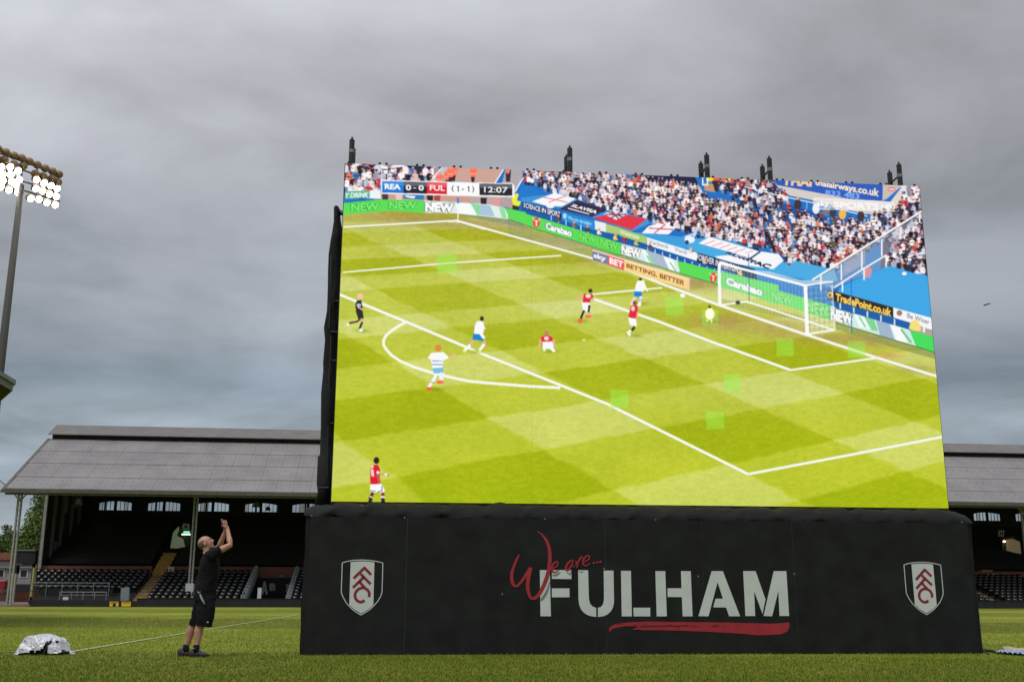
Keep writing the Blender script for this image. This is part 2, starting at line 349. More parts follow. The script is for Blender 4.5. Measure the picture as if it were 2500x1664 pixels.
def E(c, rx, ry, col, al=1., rot=0., n=12):
    c_, s_ = math.cos(rot), math.sin(rot)
    P([(c[0]+rx*math.cos(t)*c_-ry*math.sin(t)*s_, c[1]+rx*math.cos(t)*s_+ry*math.sin(t)*c_) for t in np.arange(n)*2*math.pi/n], col, al)
def Ln(pts, wd, col, al=1.):
    for a, b in zip(pts[:-1], pts[1:]):
        a = np.array(a, float); b = np.array(b, float); d = b-a; l = np.hypot(*d)
        if l == 0: continue
        nrm = np.array([-d[1], d[0]])/l*wd/2; P([a-nrm, b-nrm, b+nrm, a+nrm], col, al)
    if al == 1:
        for p in pts[1:-1]: E(p, wd/2, wd/2, col, n=8)
def T(txt, quad, col, al=1., bold=.02, shear=0., outline=None, ow=.03):
    q = np.array(quad, float)
    for cc, bb in ([(outline, bold+ow)] if outline is not None else [])+[(col, bold)]:
        V, Tr = text_mesh(txt, bb, shear=shear)
        grow = (bb-bold)*.9
        V = V*(1+2*grow/2)-grow/2 if grow else V
        u, v = V[:, 0:1], 1-V[:, 1:2]; Pp = (q[0]*(1-u)+q[1]*u)*(1-v)+(q[3]*(1-u)+q[2]*u)*v
        C_ = cv([tuple(p) for p in Pp]); x0, y0 = np.floor(C_.min(0)).astype(int); x1, y1 = np.ceil(C_.max(0)).astype(int)+1
        x0, y0 = max(x0, 0), max(y0, 0); x1, y1 = min(x1, CW), min(y1, CH)
        if x1 <= x0 or y1 <= y0: continue
        full = np.zeros((y1-y0, x1-x0), bool)
        for t in Tr:
            r_ = mask_poly(C_[t])
            if r_: full[r_[1]-y0:r_[3]-y0, r_[0]-x0:r_[2]-x0] |= r_[4]
        blend((x0, y0, x1, y1, full), cc, al)
def z_(ox, oy, sc_): return lambda pts: [(ox+a/sc_, oy+b/sc_) for a, b in pts]
ov = z_(0, 0, .9424); z4 = z_(820, 380, 5.122); z5 = z_(1240, 340, 4.531); z6 = z_(1680, 360, 3.8); z7 = z_(1400, 560, 4.712); z8 = z_(1700, 620, 3.927); z9 = z_(820, 700, 5.6); z10 = z_(1260, 660, 4.712); z11 = z_(840, 1080, 9.225)
def lowfreq(nx, ny, hgt=CH, wid=CW):
    a = rng.random((ny+1, nx+1)).astype(np.float32)*2-1; xi = np.linspace(0, nx, wid); yi = np.linspace(0, ny, hgt)
    x0 = np.minimum(xi.astype(int), nx-1); fx = xi-x0; fx = fx*fx*(3-2*fx); y0 = np.minimum(yi.astype(int), ny-1); fy = yi-y0; fy = fy*fy*(3-2*fy)
    top = a[y0][:, x0]*(1-fx)+a[y0][:, x0+1]*fx; bot = a[y0+1][:, x0]*(1-fx)+a[y0+1][:, x0+1]*fx; return top*(1-fy[:, None])+bot*fy[:, None]
WH = (252, 252, 250); LIME = (188, 205, 62)
def blur(r):
    for ax in (0, 1):
        c = np.cumsum(np.pad(img, [(r+1, r) if a == ax else (0, 0) for a in range(3)], mode='edge'), ax, dtype=np.float64)
        n_ = img.shape[ax]; img[:] = (np.take(c, range(2*r+1, 2*r+1+n_), ax)-np.take(c, range(0, n_), ax))/(2*r+1)
def paint_pitch():
    # mown check pattern of the televised pitch: two sets of bands seen in perspective
    Hm = np.linalg.inv(np.array([[.15386, .48402, -.20635], [.05161, .00528, .3347], [-.10312, .13333, 1.]]))
    # canvas pixel -> traced coordinates (homography fitted on the four corners)
    src = [(845, 398), (2245, 455), (2315, 1237), (807, 1226)]; dst = [tuple(v_) for v_ in cv(src)]
    A_, b_ = [], []
    for (x_, y_), (u_, v_) in zip(dst, src): A_ += [[x_, y_, 1, 0, 0, 0, -x_*u_, -y_*u_], [0, 0, 0, x_, y_, 1, -x_*v_, -y_*v_]]; b_ += [u_, v_]
    G = np.append(np.linalg.solve(np.array(A_), np.array(b_)), 1).reshape(3, 3)
    X, Y = np.meshgrid(np.arange(CW)+.5, np.arange(CH)+.5); W_ = G[2, 0]*X+G[2, 1]*Y+1
    px_, py_ = (G[0, 0]*X+G[0, 1]*Y+G[0, 2])/W_, (G[1, 0]*X+G[1, 1]*Y+G[1, 2])/W_
    vx, vy = (px_-820)*.8973/1000, (py_-390)*.8973/1000
    w_ = Hm[2, 0]*vx+Hm[2, 1]*vy+Hm[2, 2]; a = (Hm[0, 0]*vx+Hm[0, 1]*vy+Hm[0, 2])/w_; b = (Hm[1, 0]*vx+Hm[1, 1]*vy+Hm[1, 2])/w_
    wob = lowfreq(60, 30)*.012; da = np.abs(a-np.round(a)+wob); db = np.abs(b-np.round(b)+wob); ta = np.where(np.abs(a) < .5, .34, .265)
    A1 = np.clip((ta-da)/.02+.5, 0, 1)[..., None]; B1 = np.clip((.262-db)/.02+.5, 0, 1)[..., None]; k = (A1+B1)/2
    yy = np.linspace(0, 1, CH)[:, None, None]
    lt = np.array((208, 212, 126))*(1-yy)+np.array((204, 213, 92))*yy; md = np.array((191, 197, 82))*(1-yy)+np.array((187, 199, 40))*yy; dk = np.array((172, 177, 30))*(1-yy)+np.array((165, 182, 3))*yy
    img[:] = np.where(k > .5, md*(2-2*k)+dk*(2*k-1), lt*(1-2*k)+md*2*k)
    blur(2)
    for c, rx, ry, col, al in [((1000, 533), 190, 22, (172, 150, 92), .75), ((1180, 548), 120, 14, (170, 150, 100), .6), ((1420, 590), 190, 14, (160, 138, 96), .5), ((1560, 640), 160, 16, (165, 135, 90), .6), ((1760, 785), 85, 22, (176, 140, 88), .75), ((1900, 800), 90, 25, (178, 150, 88), .6), ((1700, 690), 80, 20, (160, 132, 92), .7),
                           ((2090, 830), 150, 18, (170, 140, 84), .7), ((2170, 868), 40, 9, (205, 138, 88), .5), ((2240, 900), 60, 14, (160, 150, 70), .6), ((900, 560), 90, 14, (165, 175, 60), .5), ((1030, 600), 200, 16, (190, 190, 90), .4)]:
        soft(c, rx, ry, col, al)
    # strip of apron behind the goal line
    P(z5([(0, 890), (330, 1000), (720, 1120), (1250, 1290), (1700, 1450), (1560, 1470), (800, 1310), (0, 1060)]), (150, 150, 110), .5)
    P(z4([(1490, 720), (2150, 790), (2356, 860), (2356, 900), (1600, 760)]), (120, 140, 115), .6)
    P(z8([(1330, 650), (2285, 945), (2300, 1010), (1700, 840), (1340, 720)]), (135, 145, 85), .6)
    soft((1450, 740), 520, 90, (222, 228, 180), .20); soft((1750, 960), 380, 60, (214, 226, 160), .14)
    n = lowfreq(420, 330)*6+lowfreq(110, 160)*5+lowfreq(14, 10)*4; img[:] += n[..., None]*np.array((1.1, 1, .9))
    # lines
    for pts, wd in [(z4([(100, 893), (1500, 815)]), 5), (z4([(1500, 812), (1870, 922)]), 6), ([(1112, 538), (1480, 640)], 6), ([(1480, 640), (1635, 700)], 7), ([(1635, 700), (1756, 744.8), (1966, 816), (2138, 872), (2290, 919)], 8), ([(838, 665), (1100, 642), (1370, 624)], 4.5), (z10([(870, 275), (1680, 200)]), 5),
                    (z10([(890, 330), (1650, 590), (2356, 860)]), 8), ([(1758, 841), (1929, 902.6)], 8), ([(1929, 902.6), (2143, 873)], 6), (z9([(55, 105), (970, 480), (2128, 965)]), 8.5), ([(1200, 872), (1480, 984), (1826, 1156)], 8.5), ([(1826, 1156), (2060, 1112), (2302, 1065)], 8)]:
        wd *= .8; Ln(pts, wd+1.6, (140, 155, 70), .35); Ln(pts, wd, (248, 250, 240))
    arc = z9([(960, 485), (860, 535), (760, 600), (690, 665), (655, 730), (655, 790), (690, 850), (760, 930), (880, 1010), (1060, 1090), (1330, 1175), (1600, 1240), (1850, 1290), (2128, 1315)])+[(1290, 942), (1368, 946)]
    Ln(arc, 6.8, (248, 250, 240))
    for c, sz in [((1091, 644), 24), ((1646, 748), 22), ((1916, 847), 21), ((1787, 934), 21), ((1512, 973), 22), ((1745, 1025), 22), ((2090, 852), 21), ((1733, 775), 20)]:
        P([(c[0]-sz, c[1]-sz), (c[0]+sz, c[1]-sz+1), (c[0]+sz+1, c[1]+sz), (c[0]-sz+1, c[1]+sz)], (158, 242, 84), .45)
CLO = [(246, 236, 242)]*7+[(255, 253, 255)]*4+[(30, 30, 52)]*11+[(50, 54, 90)]*5+[(228, 228, 240)]*6+[(206, 60, 72)]*2+[(150, 150, 165)]*2+[(60, 120, 190)]*2+[(230, 120, 80)]+[(220, 190, 190)]+[(110, 60, 70)]+[(170, 190, 220)]*2+[(90, 85, 70)]
def fan(x, y, k=1.):
    c = CLO[rng.integers(len(CLO))]; c = np.clip(np.array(c)+rng.integers(-14, 14), 0, 255); hd = (232-rng.integers(50), 178-rng.integers(45), 170-rng.integers(45)); le = [(50, 55, 90), (40, 38, 50), (110, 140, 180), (60, 60, 70)][rng.integers(4)]
    w_ = k*(4.6+rng.random()*1.6); P([(x-w_*.75, y+10*k), (x+w_*.75, y+10*k), (x+w_*.6, y+20*k), (x-w_*.6, y+20*k)], le)
    P([(x-w_, y+2*k), (x-w_*.4, y-.6*k), (x+w_*.4, y-.6*k), (x+w_, y+2*k), (x+w_*.9, y+12*k), (x-w_*.9, y+12*k)], c)
    if rng.random() < .25: Ln([(x-w_*.8, y+5*k), (x+w_*.8, y+5.5*k)], 1.6*k, (40, 40, 60))
    if rng.random() < .3: Ln([(x-w_, y+3*k), (x-w_*.2, y+7*k)], 2.2*k, hd)
    if rng.random() < .3: Ln([(x+w_, y+3*k), (x+w_*.2, y+6*k)], 2.2*k, hd)
    E((x, y-3*k), 2.6*k, 3.3*k, hd, n=8)
    if rng.random() < .7: E((x, y-4.9*k), 2.6*k, 1.8*k, [(60, 42, 38), (150, 110, 70), (40, 30, 34), (190, 185, 185)][rng.integers(4)], n=8)
def inside(pt, poly):
    x, y = pt; r = False
    for i in range(len(poly)):
        (ax, ay), (bx, by) = poly[i], poly[i-1]
        if (ay > y) != (by > y) and x < (bx-ax)*(y-ay)/(by-ay)+ax: r = not r
    return r
def crowd(poly, k, dx, dy, slope=0., miss=.05):
    xs = [p[0] for p in poly]; ys = [p[1] for p in poly]; y = min(ys)-20
    row = 0
    while y < max(ys)+20:
        x = min(xs)-10+(row % 2)*dx/2
        while x < max(xs)+10:
            q = (x+rng.uniform(-.25, .25)*dx, y+(x-min(xs))*slope+rng.uniform(-.2, .2)*dy)
            if rng.random() > miss and inside((q[0], q[1]+6*k), poly): fan(*q, k*rng.uniform(.9, 1.12))
            x += dx
        y += dy; row += 1
def paint_stand():
    # seating bank behind everything
    P([(840, 390), (1300, 405), (2260, 450), (2330, 850), (2280, 853), (1700, 680), (1440, 600), (1240, 520), (840, 512)], (30, 112, 196))
    for i in range(240):     # empty seats
        q = (rng.uniform(1250, 2250), rng.uniform(420, 680))
        if q[1] > 500+(q[0]-1250)*.24: continue
        P([(q[0]-4, q[1]-3), (q[0]+4, q[1]-2), (q[0]+4, q[1]+3), (q[0]-4, q[1]+2)], (70, 165, 235) if rng.random() < .5 else (20, 80, 160))
    # left block
    P([(842, 396), (1085, 405), (1058, 470), (840, 476)], (34, 40, 80))
    crowd([(842, 390), (1082, 400), (1056, 462), (1040, 470), (925, 470), (840, 470)], 1.42, 16, 17, .03, .02)
    # aisle and steps
    P(z4([(1340, 128), (2115, 150), (2000, 345), (1190, 312)]), (206, 165, 150)); P(z4([(1340, 128), (1420, 130), (1290, 312), (1190, 312)]), (196, 196, 200))
    Ln(z4([(1330, 150), (1200, 310)]), 2.5, WH); Ln(z4([(2110, 155), (1990, 350)]), 3, WH)
    P(z4([(2130, 150), (2370, 160), (2260, 450), (2080, 350)]), (188, 178, 182))
    for i in range(10): Ln(z4([(2140-i*8, 165+i*26), (2350-i*10, 175+i*28)]), 1.2, (120, 110, 120), .7)
    Ln(z4([(2356, 260), (2230, 470)]), 3, WH)
    for bx, by in ((1400, 250), (1480, 190), (1440, 215), (1300, 290), (1720, 210)):
        E(z4([(bx, by)])[0], 9, 13, (252, 118, 96)); E(z4([(bx, by-60)])[0], 4, 5, (240, 150, 130)); P(z4([(bx-30, by+60), (bx+20, by+60), (bx+10, by+130), (bx-20, by+130)]), (60, 30, 40)); Ln(z4([(bx-40, by+20), (bx+40, by+22)]), 2, (250, 190, 150))
    P(z4([(2120, 150), (2190, 155), (2190, 215), (2180, 330), (2130, 330)]), (60, 40, 46)); E(z4([(2150, 190)])[0], 6, 8, (240, 120, 110))
    # below the scoreboard
    P(z4([(560, 470), (2230, 520), (2240, 680), (2050, 620), (1110, 560), (560, 560)]), (205, 160, 140)); P(z4([(1650, 500), (2200, 520), (2200, 660), (1700, 600)]), (190, 170, 168))
    for i in range(5): Ln(z4([(2050, 530+i*26), (2220, 540+i*26)]), 1, (120, 100, 100), .6)
    for bx, by, c in ((620, 500, (70, 50, 60)), (790, 510, (240, 200, 190)), (1180, 510, (50, 30, 40)), (1270, 520, (170, 70, 70)), (1850, 550, (50, 30, 40)), (2010, 560, (240, 150, 150))):
        P(z4([(bx-40, by-20), (bx+40, by-20), (bx+35, by+60), (bx-35, by+60)]), c)
    P(z4([(840, 480), (1105, 490), (1105, 555), (850, 540)]), (40, 120, 200)); P(z4([(860, 500), (1000, 510), (980, 540), (880, 520)]), WH); E(z4([(2260, 560)])[0], 11, 17, (238, 240, 60)); P(z4([(2210, 620), (2300, 640), (2280, 690), (2210, 670)]), (40, 50, 50))
    P([(1278, 440), (1320, 470), (1300, 500), (1262, 490)], (30, 120, 205))
    # main crowd
    main = [(1272, 405), (1690, 420), (1700, 440), (1712, 470), (1740, 490), (1800, 500), (1850, 478), (1960, 510), (2030, 535), (2140, 540), (2150, 555), (2090, 585), (2060, 600), (2040, 645), (1990, 650), (1940, 615), (1850, 605), (1800, 590), (1700, 570), (1610, 548), (1540, 520), (1480, 510), (1420, 490), (1350, 465), (1280, 440)]
    P([p for p in main if p[0] < 1905]+[(1905, 600), (1905, 500)][:0], (34, 38, 74), .9)
    mainL = [(1272, 405), (1690, 420), (1700, 440), (1712, 470), (1740, 490), (1800, 500), (1870, 520), (1890, 606), (1850, 605), (1800, 590), (1700, 570), (1610, 548), (1540, 520), (1480, 510), (1420, 490), (1350, 465), (1280, 440)]
    mainR = [(1790, 490), (1850, 478), (1960, 510), (2030, 535), (2140, 540), (2150, 555), (2090, 585), (2060, 600), (2040, 645), (1990, 650), (1940, 615), (1870, 605), (1860, 520)]
    P(mainL, (30, 34, 70)); crowd(mainL, .9, 8.7, 9.2, .16, .03)
    P(mainR, (34, 84, 160)); crowd(mainR, .95, 9.6, 10.5, .16, .3)
    low = [(1865, 560), (2000, 560), (2150, 545), (2246, 500), (2246, 520), (2120, 600), (2040, 652), (1960, 650), (1905, 632)]
    P(low, (40, 44, 80)); crowd(low, 1.05, 10, 10.5, .16, .04)
    P(z6([(760, 320), (940, 450), (1200, 500), (1400, 560), (1640, 620), (1900, 610), (2000, 520), (1800, 500), (800, 330)]), (214, 202, 200))
    # away-end sign and concourse wall
    P(z6([(925, 345), (1990, 355), (1760, 530), (1180, 500), (900, 420)]), (216, 206, 200)); P(z6([(735, 290), (1805, 335), (1800, 498), (1500, 480), (740, 335)]), (44, 92, 190)); P(z6([(1805, 338), (1990, 350), (1840, 480), (1800, 495)]), (205, 190, 184))
    P(z6([(1850, 370), (1920, 372), (1920, 410), (1850, 408)]), (225, 120, 110), .8); P(z6([(1860, 385), (1910, 386), (1910, 398), (1860, 396)]), WH, .8)
    T('THAI', z6([(880, 268), (1150, 280), (1145, 368), (870, 352)]), (250, 205, 150), bold=.05)
    T('thaiairways.co.uk', z6([(1175, 300), (1770, 385), (1765, 480), (1175, 365)]), (250, 240, 220), bold=.025, outline=(220, 150, 120), ow=.02)
    T('832 483', z6([(1270, 395), (1590, 430), (1585, 485), (1270, 440)]), (130, 175, 245), bold=.03)
    P(z6([(0, 235), (735, 262), (735, 330), (560, 330), (0, 262)]), (110, 90, 100), .5)
    for bx, c in ((255, (250, 90, 60)), (340, (250, 110, 60)), (395, (240, 230, 60)), (475, (240, 110, 80)), (510, (235, 225, 40)), (200, (240, 220, 50))):
        P(z6([(bx-36, 258), (bx+36, 262), (bx+30, 320), (bx-30, 316)]), c)
    P(z6([(220, 310), (290, 312), (280, 410), (235, 410)]), (60, 36, 46)); P(z6([(150, 330), (230, 340), (250, 420), (150, 400)]), (196, 150, 120)); Ln(z6([(135, 270), (135, 350), (180, 350), (180, 275)]), 3, WH)
    crowd([(1772, 445), (1860, 430), (1930, 485), (1890, 500), (1790, 480)], .95, 10, 10, .2, .1)
    crowd([(1745, 440), (1880, 440), (1900, 470), (1760, 470)], .95, 11, 10, .2, .2)
    Ln(z6([(520, 365), (850, 450), (1180, 520), (1660, 640)]), 2.4, (245, 244, 246)); 
    for i in range(8): a = 560+i*90; Ln(z6([(a, 372+i*23), (a, 440+i*22)]), 1.3, (235, 235, 240))
    P(z6([(1690, 580), (1780, 560), (1770, 690), (1690, 680)]), (214, 208, 206), .8); Ln(z6([(1725, 580), (1725, 690)]), 4, WH)
    for c in ((1015, 530, (60, 50, 60)), (1185, 570, (235, 235, 240)), (1430, 620, (250, 185, 70)), (1600, 640, (60, 55, 60)), (1340, 600, (50, 60, 90)), (1280, 590, (120, 120, 130))): E(z6([(c[0], c[1])])[0], 9, 13, c[2]); E(z6([(c[0], c[1]-55)])[0], 3, 4, (225, 170, 150))
    # steps at the far right and the corner block
    P(z6([(2100, 380), (2160, 370), (2240, 1400), (1780, 1150), (1810, 700), (2000, 520)]), (60, 60, 90)); P(z6([(1990, 355), (2145, 362), (2130, 460), (2010, 520), (1790, 680), (1770, 640)]), (228, 216, 208))
    for i in range(9): Ln(z6([(1800+i*25, 660-i*18), (1900+i*20, 690-i*20)]), 2.2, (188, 140, 96), .8)
    crowd([(2205, 460), (2248, 450), (2262, 660), (2250, 672), (2160, 655), (2165, 600), (2150, 545), (2180, 520)], 1.15, 12, 12, .2, .05)
    crowd([(2125, 530), (2180, 500), (2190, 520), (2140, 560)], 1., 10, 10, 0, .1)
    # tarps
    P([(1450, 572), (1560, 568), (1680, 580), (1790, 590), (1870, 620), (1878, 640), (1560, 590), (1450, 577)], (60, 160, 222)); P(z5([(1100, 780), (600, 770), (140, 690), (150, 650), (560, 600), (760, 660)]), (60, 150, 215))
    P(z6([(0, 860), (250, 830), (620, 960), (880, 1060), (960, 1120), (1200, 1200), (1160, 1240), (0, 1030)]), (72, 172, 228))
    P(z5([(270, 690), (520, 595), (755, 660), (600, 745), (430, 740)]), (250, 248, 250)); Ln(z5([(380, 640), (660, 700)]), 2, (220, 110, 130)); Ln(z5([(640, 630), (450, 700)]), 2, (220, 110, 130)); E(z5([(470, 740)])[0], 10, 6, (245, 245, 250))
    P(z5([(765, 675), (1095, 775), (930, 860), (570, 775)]), (36, 34, 66)); P(z5([(770, 690), (1060, 778), (930, 845), (610, 772)]), (190, 80, 110), .35); P(z5([(770, 700), (1035, 780), (925, 835), (640, 770)]), (36, 34, 66))
    T('SLAVISA', z5([(715, 715), (990, 790), (975, 830), (690, 745)]), WH, bold=.05, shear=.2); Ln(z5([(665, 765), (900, 830)]), 2.6, WH)
    P(z5([(930, 865), (1140, 775), (1555, 885), (1560, 940), (1370, 1020), (1200, 960)]), (70, 150, 215)); P(z5([(935, 870), (1230, 815), (1540, 885), (1370, 1005)]), (226, 52, 72)); P(z5([(1060, 830), (1150, 780), (1330, 830), (1200, 895)]), (235, 235, 242)); 
    for a_, b_ in (((1080, 835), (1310, 835)), ((1140, 785), (1230, 890)), ((1100, 800), (1290, 870)), ((1260, 800), (1130, 880))): Ln(z5([a_, b_]), 3, (40, 46, 90)); Ln(z5([a_, b_]), 1.4, (230, 90, 100))
    P(z5([(1480, 1040), (1560, 960), (1680, 930), (1865, 975), (1775, 1055)]), (248, 246, 248)); Ln(z5([(1560, 985), (1830, 1000)]), 2.4, (190, 50, 90)); Ln(z5([(1740, 945), (1620, 1040)]), 2.4, (190, 50, 90))
    E(z5([(2010, 1110)])[0], 13, 9, (240, 244, 250)); E(z5([(1980, 1140)])[0], 5, 5, (40, 60, 110)); Ln(z5([(1960, 1080), (2080, 1040), (2040, 1100)]), 4, (215, 230, 245))
    P(z6([(95, 890), (200, 830), (660, 965), (500, 1000), (440, 985)]), (250, 248, 250)); 
    for i in range(6): Ln(z6([(150+i*70, 900+i*18), (250+i*70, 862+i*20)]), 1.6, (228, 90, 110), .8)
    P(z6([(250, 1010), (480, 990), (640, 960), (840, 990), (885, 1050), (790, 1130), (300, 1060)]), (246, 248, 252)); Ln(z6([(570, 1035), (670, 965)]), 4, (30, 60, 110))
    T('FULHAM', z6([(360, 962), (600, 1035), (560, 1060), (340, 985)]), (30, 40, 80), bold=.04, shear=.3); T('FAC', z6([(590, 1040), (780, 1090), (740, 1130), (570, 1065)]), (20, 36, 70), bold=.05)
    P(z6([(880, 1150), (1010, 1000), (960, 1100), (1240, 1200), (1200, 1240)]), (200, 180, 168), .35)
    P(z6([(880, 1150), (990, 1050), (1350, 1130), (1390, 1240), (1160, 1240)]), (76, 172, 228))
    # board rows in front of the bank
    P(z5([(150, 690), (600, 800), (960, 905), (1280, 1000), (1540, 1100), (2100, 1270), (2356, 1330), (2356, 1500), (1500, 1230), (0, 790), (150, 780)]), (24, 92, 170))
    P(z5([(165, 695), (590, 805), (590, 875), (165, 765)]), (20, 40, 90)); T('SCIENCE IN SPORT', z5([(175, 702), (582, 806), (582, 868), (172, 755)]), WH, bold=.03)
    P(z5([(595, 805), (960, 905), (965, 1010), (600, 900)]), (40, 140, 215)); T('We are recruiting', z5([(665, 845), (925, 915), (925, 975), (665, 900)]), (190, 235, 255), bold=.02); E(z5([(630, 850)])[0], 5, 7, (170, 220, 250))
    P(z5([(960, 900), (1085, 930), (1085, 1030), (965, 1000)]), (240, 238, 240)); P(z5([(1085, 935), (1240, 980), (1240, 1060), (1085, 1030)]), (176, 206, 120))
    P(z5([(1235, 980), (1535, 1080), (1535, 1160), (1240, 1070)]), (170, 204, 110)); T('Waitrose', z5([(1240, 1000), (1450, 1060), (1450, 1110), (1240, 1045)]), (240, 250, 225), bold=.02)
    P(z5([(1535, 1085), (2095, 1260), (2085, 1345), (1540, 1170)]), (245, 246, 248)); T('Vacbeck', z5([(1560, 1110), (1780, 1170), (1775, 1215), (1560, 1150)]), (120, 130, 140), bold=.0); T('Vacb', z5([(1845, 1190), (1985, 1235), (1980, 1275), (1840, 1235)]), (120, 130, 140), bold=.0)
    P(z6([(80, 975), (620, 1130), (640, 1230), (270, 1120), (80, 1060)]), (24, 38, 76)); T('FOREVER INSTERTON', z7([(1420, 278), (1900, 420), (1890, 500), (1415, 350)]), (245, 246, 250), bold=.03)
    for i in range(26): a = 480+i*82; Ln(z5([(a, 870+i*27-30), (a, 900+i*27)]), 2.4, (225, 238, 246)) if i < 6 or i > 12 else None
    # LED perimeter boards
    GR = (92, 222, 88); G2 = (40, 150, 50)
    P(z4([(95, 595), (560, 552), (1108, 560), (1108, 718), (700, 692), (95, 738)]), GR); P(z4([(1108, 560), (1560, 590), (1900, 610), (2115, 655), (2180, 800), (1900, 765), (1500, 725), (1108, 716)]), (226, 240, 236))
    P(z4([(118, 450), (425, 438), (425, 530), (118, 548)]), (96, 186, 150)); P(z4([(425, 436), (562, 432), (566, 542), (428, 540)]), (240, 244, 246)); T('Y DRINK', z4([(118, 470), (412, 462), (412, 522), (118, 530)]), WH, bold=.03, shear=.15)
    T('NEW', z4([(190, 598), (548, 590), (545, 690), (195, 700)]), (120, 235, 110), bold=.05, outline=G2, ow=.05); T('NEW', z4([(665, 575), (1020, 575), (1015, 672), (668, 672)]), (120, 235, 110), bold=.05, outline=G2, ow=.05)
    P(z4([(1490, 590), (1680, 600), (1780, 750), (1540, 725)]), (250, 252, 252)); P(z4([(1690, 600), (1800, 612), (1830, 740), (1770, 750)]), (140, 220, 160)); P(z4([(1800, 612), (1930, 625), (1990, 765), (1800, 745)]), (170, 200, 220)); P(z4([(2040, 650), (2110, 660), (2140, 790), (2080, 780)]), (150, 225, 160))
    T('NEW', z4([(1118, 580), (1480, 598), (1478, 718), (1116, 704)]), WH, bold=.07, outline=(50, 70, 70), ow=.05)
    P(z4([(2110, 655), (2380, 710), (2380, 870), (2200, 800)]), GR)
    P(z5([(0, 768), (420, 890), (740, 990), (1255, 1150), (1255, 1285), (720, 1118), (330, 996), (0, 872)]), GR)
    P(z7([(545, 160), (830, 235), (1220, 368), (1222, 502), (900, 400), (545, 292)]), (214, 236, 228))
    P(z7([(830, 235), (1030, 300), (1110, 470), (930, 405)]), (170, 190, 205)); P(z7([(1030, 305), (1140, 345), (1200, 490), (1100, 460)]), (250, 252, 252)); Ln(z7([(1110, 380), (1180, 480)]), 3, (110, 200, 130)); P(z7([(760, 220), (830, 240), (900, 390), (840, 375)]), (240, 250, 246)); P(z7([(830, 300), (880, 310), (930, 400), (890, 395)]), (150, 220, 165))
    P(z7([(1195, 362), (1700, 485), (2356, 640), (2356, 870), (1660, 632), (1230, 505)]), GR)
    P(z8([(225, 185), (720, 330), (1290, 495), (1300, 640), (700, 445), (225, 315)]), GR); P(z8([(1285, 495), (1560, 560), (2050, 725), (2110, 885), (1500, 700), (1290, 630)]), (212, 236, 228)); P(z8([(2040, 725), (2290, 790), (2290, 945), (2105, 885)]), (70, 222, 96))
    P(z8([(1600, 585), (1700, 620), (1740, 740), (1680, 730)]), (130, 214, 150)); P(z8([(1720, 630), (1850, 670), (1900, 830), (1760, 785)]), (164, 182, 205)); P(z8([(1860, 680), (1960, 705), (2020, 850), (1920, 830)]), (250, 252, 252)); Ln(z8([(1960, 720), (2060, 850)]), 5, (110, 200, 140)); P(z8([(1500, 560), (1600, 590), (1660, 720), (1560, 700)]), (245, 250, 250)); Ln(z8([(1560, 600), (1620, 700)]), 4, (130, 214, 150))
    for q, o_ in ((z5([(792, 1035), (975, 1075), (968, 1160), (790, 1112)]), 1), (z5([(1022, 1090), (1220, 1145), (1212, 1245), (1020, 1180)]), 1)): T('NEW', q, (130, 236, 110), bold=.05, outline=(40, 140, 40), ow=.05)
    T('NEW', z7([(552, 172), (775, 235), (770, 350), (550, 285)]), WH, bold=.07, outline=(50, 70, 60), ow=.05); T('NEW', z8([(722, 352), (920, 415), (925, 500), (722, 440)]), (130, 236, 120), bold=.05, outline=(50, 160, 60), ow=.05); T('NEW', z8([(1060, 440), (1262, 500), (1262, 610), (1060, 545)]), (140, 240, 130), bold=.05, outline=(60, 170, 70), ow=.05)
    T('NEW', z8([(1285, 515), (1500, 570), (1500, 690), (1285, 630)]), WH, bold=.07, outline=(60, 80, 80), ow=.05)
    T('Carabao', z5([(420, 915), (712, 1005), (708, 1085), (415, 995)]), (250, 252, 250), bold=.06, outline=(60, 80, 110), ow=.05); T('Carabao', z7([(1760, 545), (2175, 680), (2170, 770), (1750, 635)]), (250, 252, 250), bold=.06, outline=(110, 130, 150), ow=.05)
    for c in (z5([(316, 922)])[0], z7([(1608, 555)])[0]): E(c, 9, 13, (232, 84, 62)); Ln([(c[0]-9, c[1]-11), (c[0]-5, c[1]-6)], 2, WH); Ln([(c[0]+9, c[1]-9), (c[0]+5, c[1]-5)], 2, WH); Ln([(c[0]-4, c[1]-4), (c[0]+4, c[1]-3)], 2.4, WH); Ln([(c[0], c[1]-4), (c[0], c[1]+9)], 2.4, WH)
    Ln(z5([(0, 880), (330, 1000), (720, 1120), (1255, 1290)]), 1.6, (40, 110, 60), .8); Ln(z7([(545, 292), (900, 402), (1230, 508), (1660, 636)]), 1.6, (40, 110, 70), .8); Ln(z8([(1340, 660), (2105, 885), (2290, 945)]), 1.8, (30, 90, 50), .8)
    # low board by the goal line
    P(z7([(215, 240), (405, 292), (405, 408), (225, 352)]), (120, 128, 160)); P(z7([(398, 292), (585, 350), (582, 470), (400, 408)]), (236, 88, 84)); P(z7([(583, 350), (1335, 572), (1330, 700), (588, 472)]), (253, 214, 140)); Ln(z7([(215, 240), (1335, 572)]), 2.4, (250, 244, 236)); P(z7([(1315, 570), (1338, 578), (1335, 690), (1308, 698)]), (250, 200, 170))
    T('sky', z7([(232, 268), (378, 310), (372, 388), (232, 338)]), WH, bold=.04); T('BET', z7([(415, 320), (575, 372), (570, 445), (415, 395)]), WH, bold=.045); T('BETTING, BETTER', z7([(612, 390), (1280, 592), (1272, 655), (608, 447)]), (120, 76, 40), bold=.02)
    # right corner: tarp, boards, railings
    P(z6([(1400, 1300), (1520, 1240), (1830, 1110), (2215, 1190), (2250, 1420), (2300, 1700), (1700, 1480), (1380, 1400)]), (58, 164, 230))
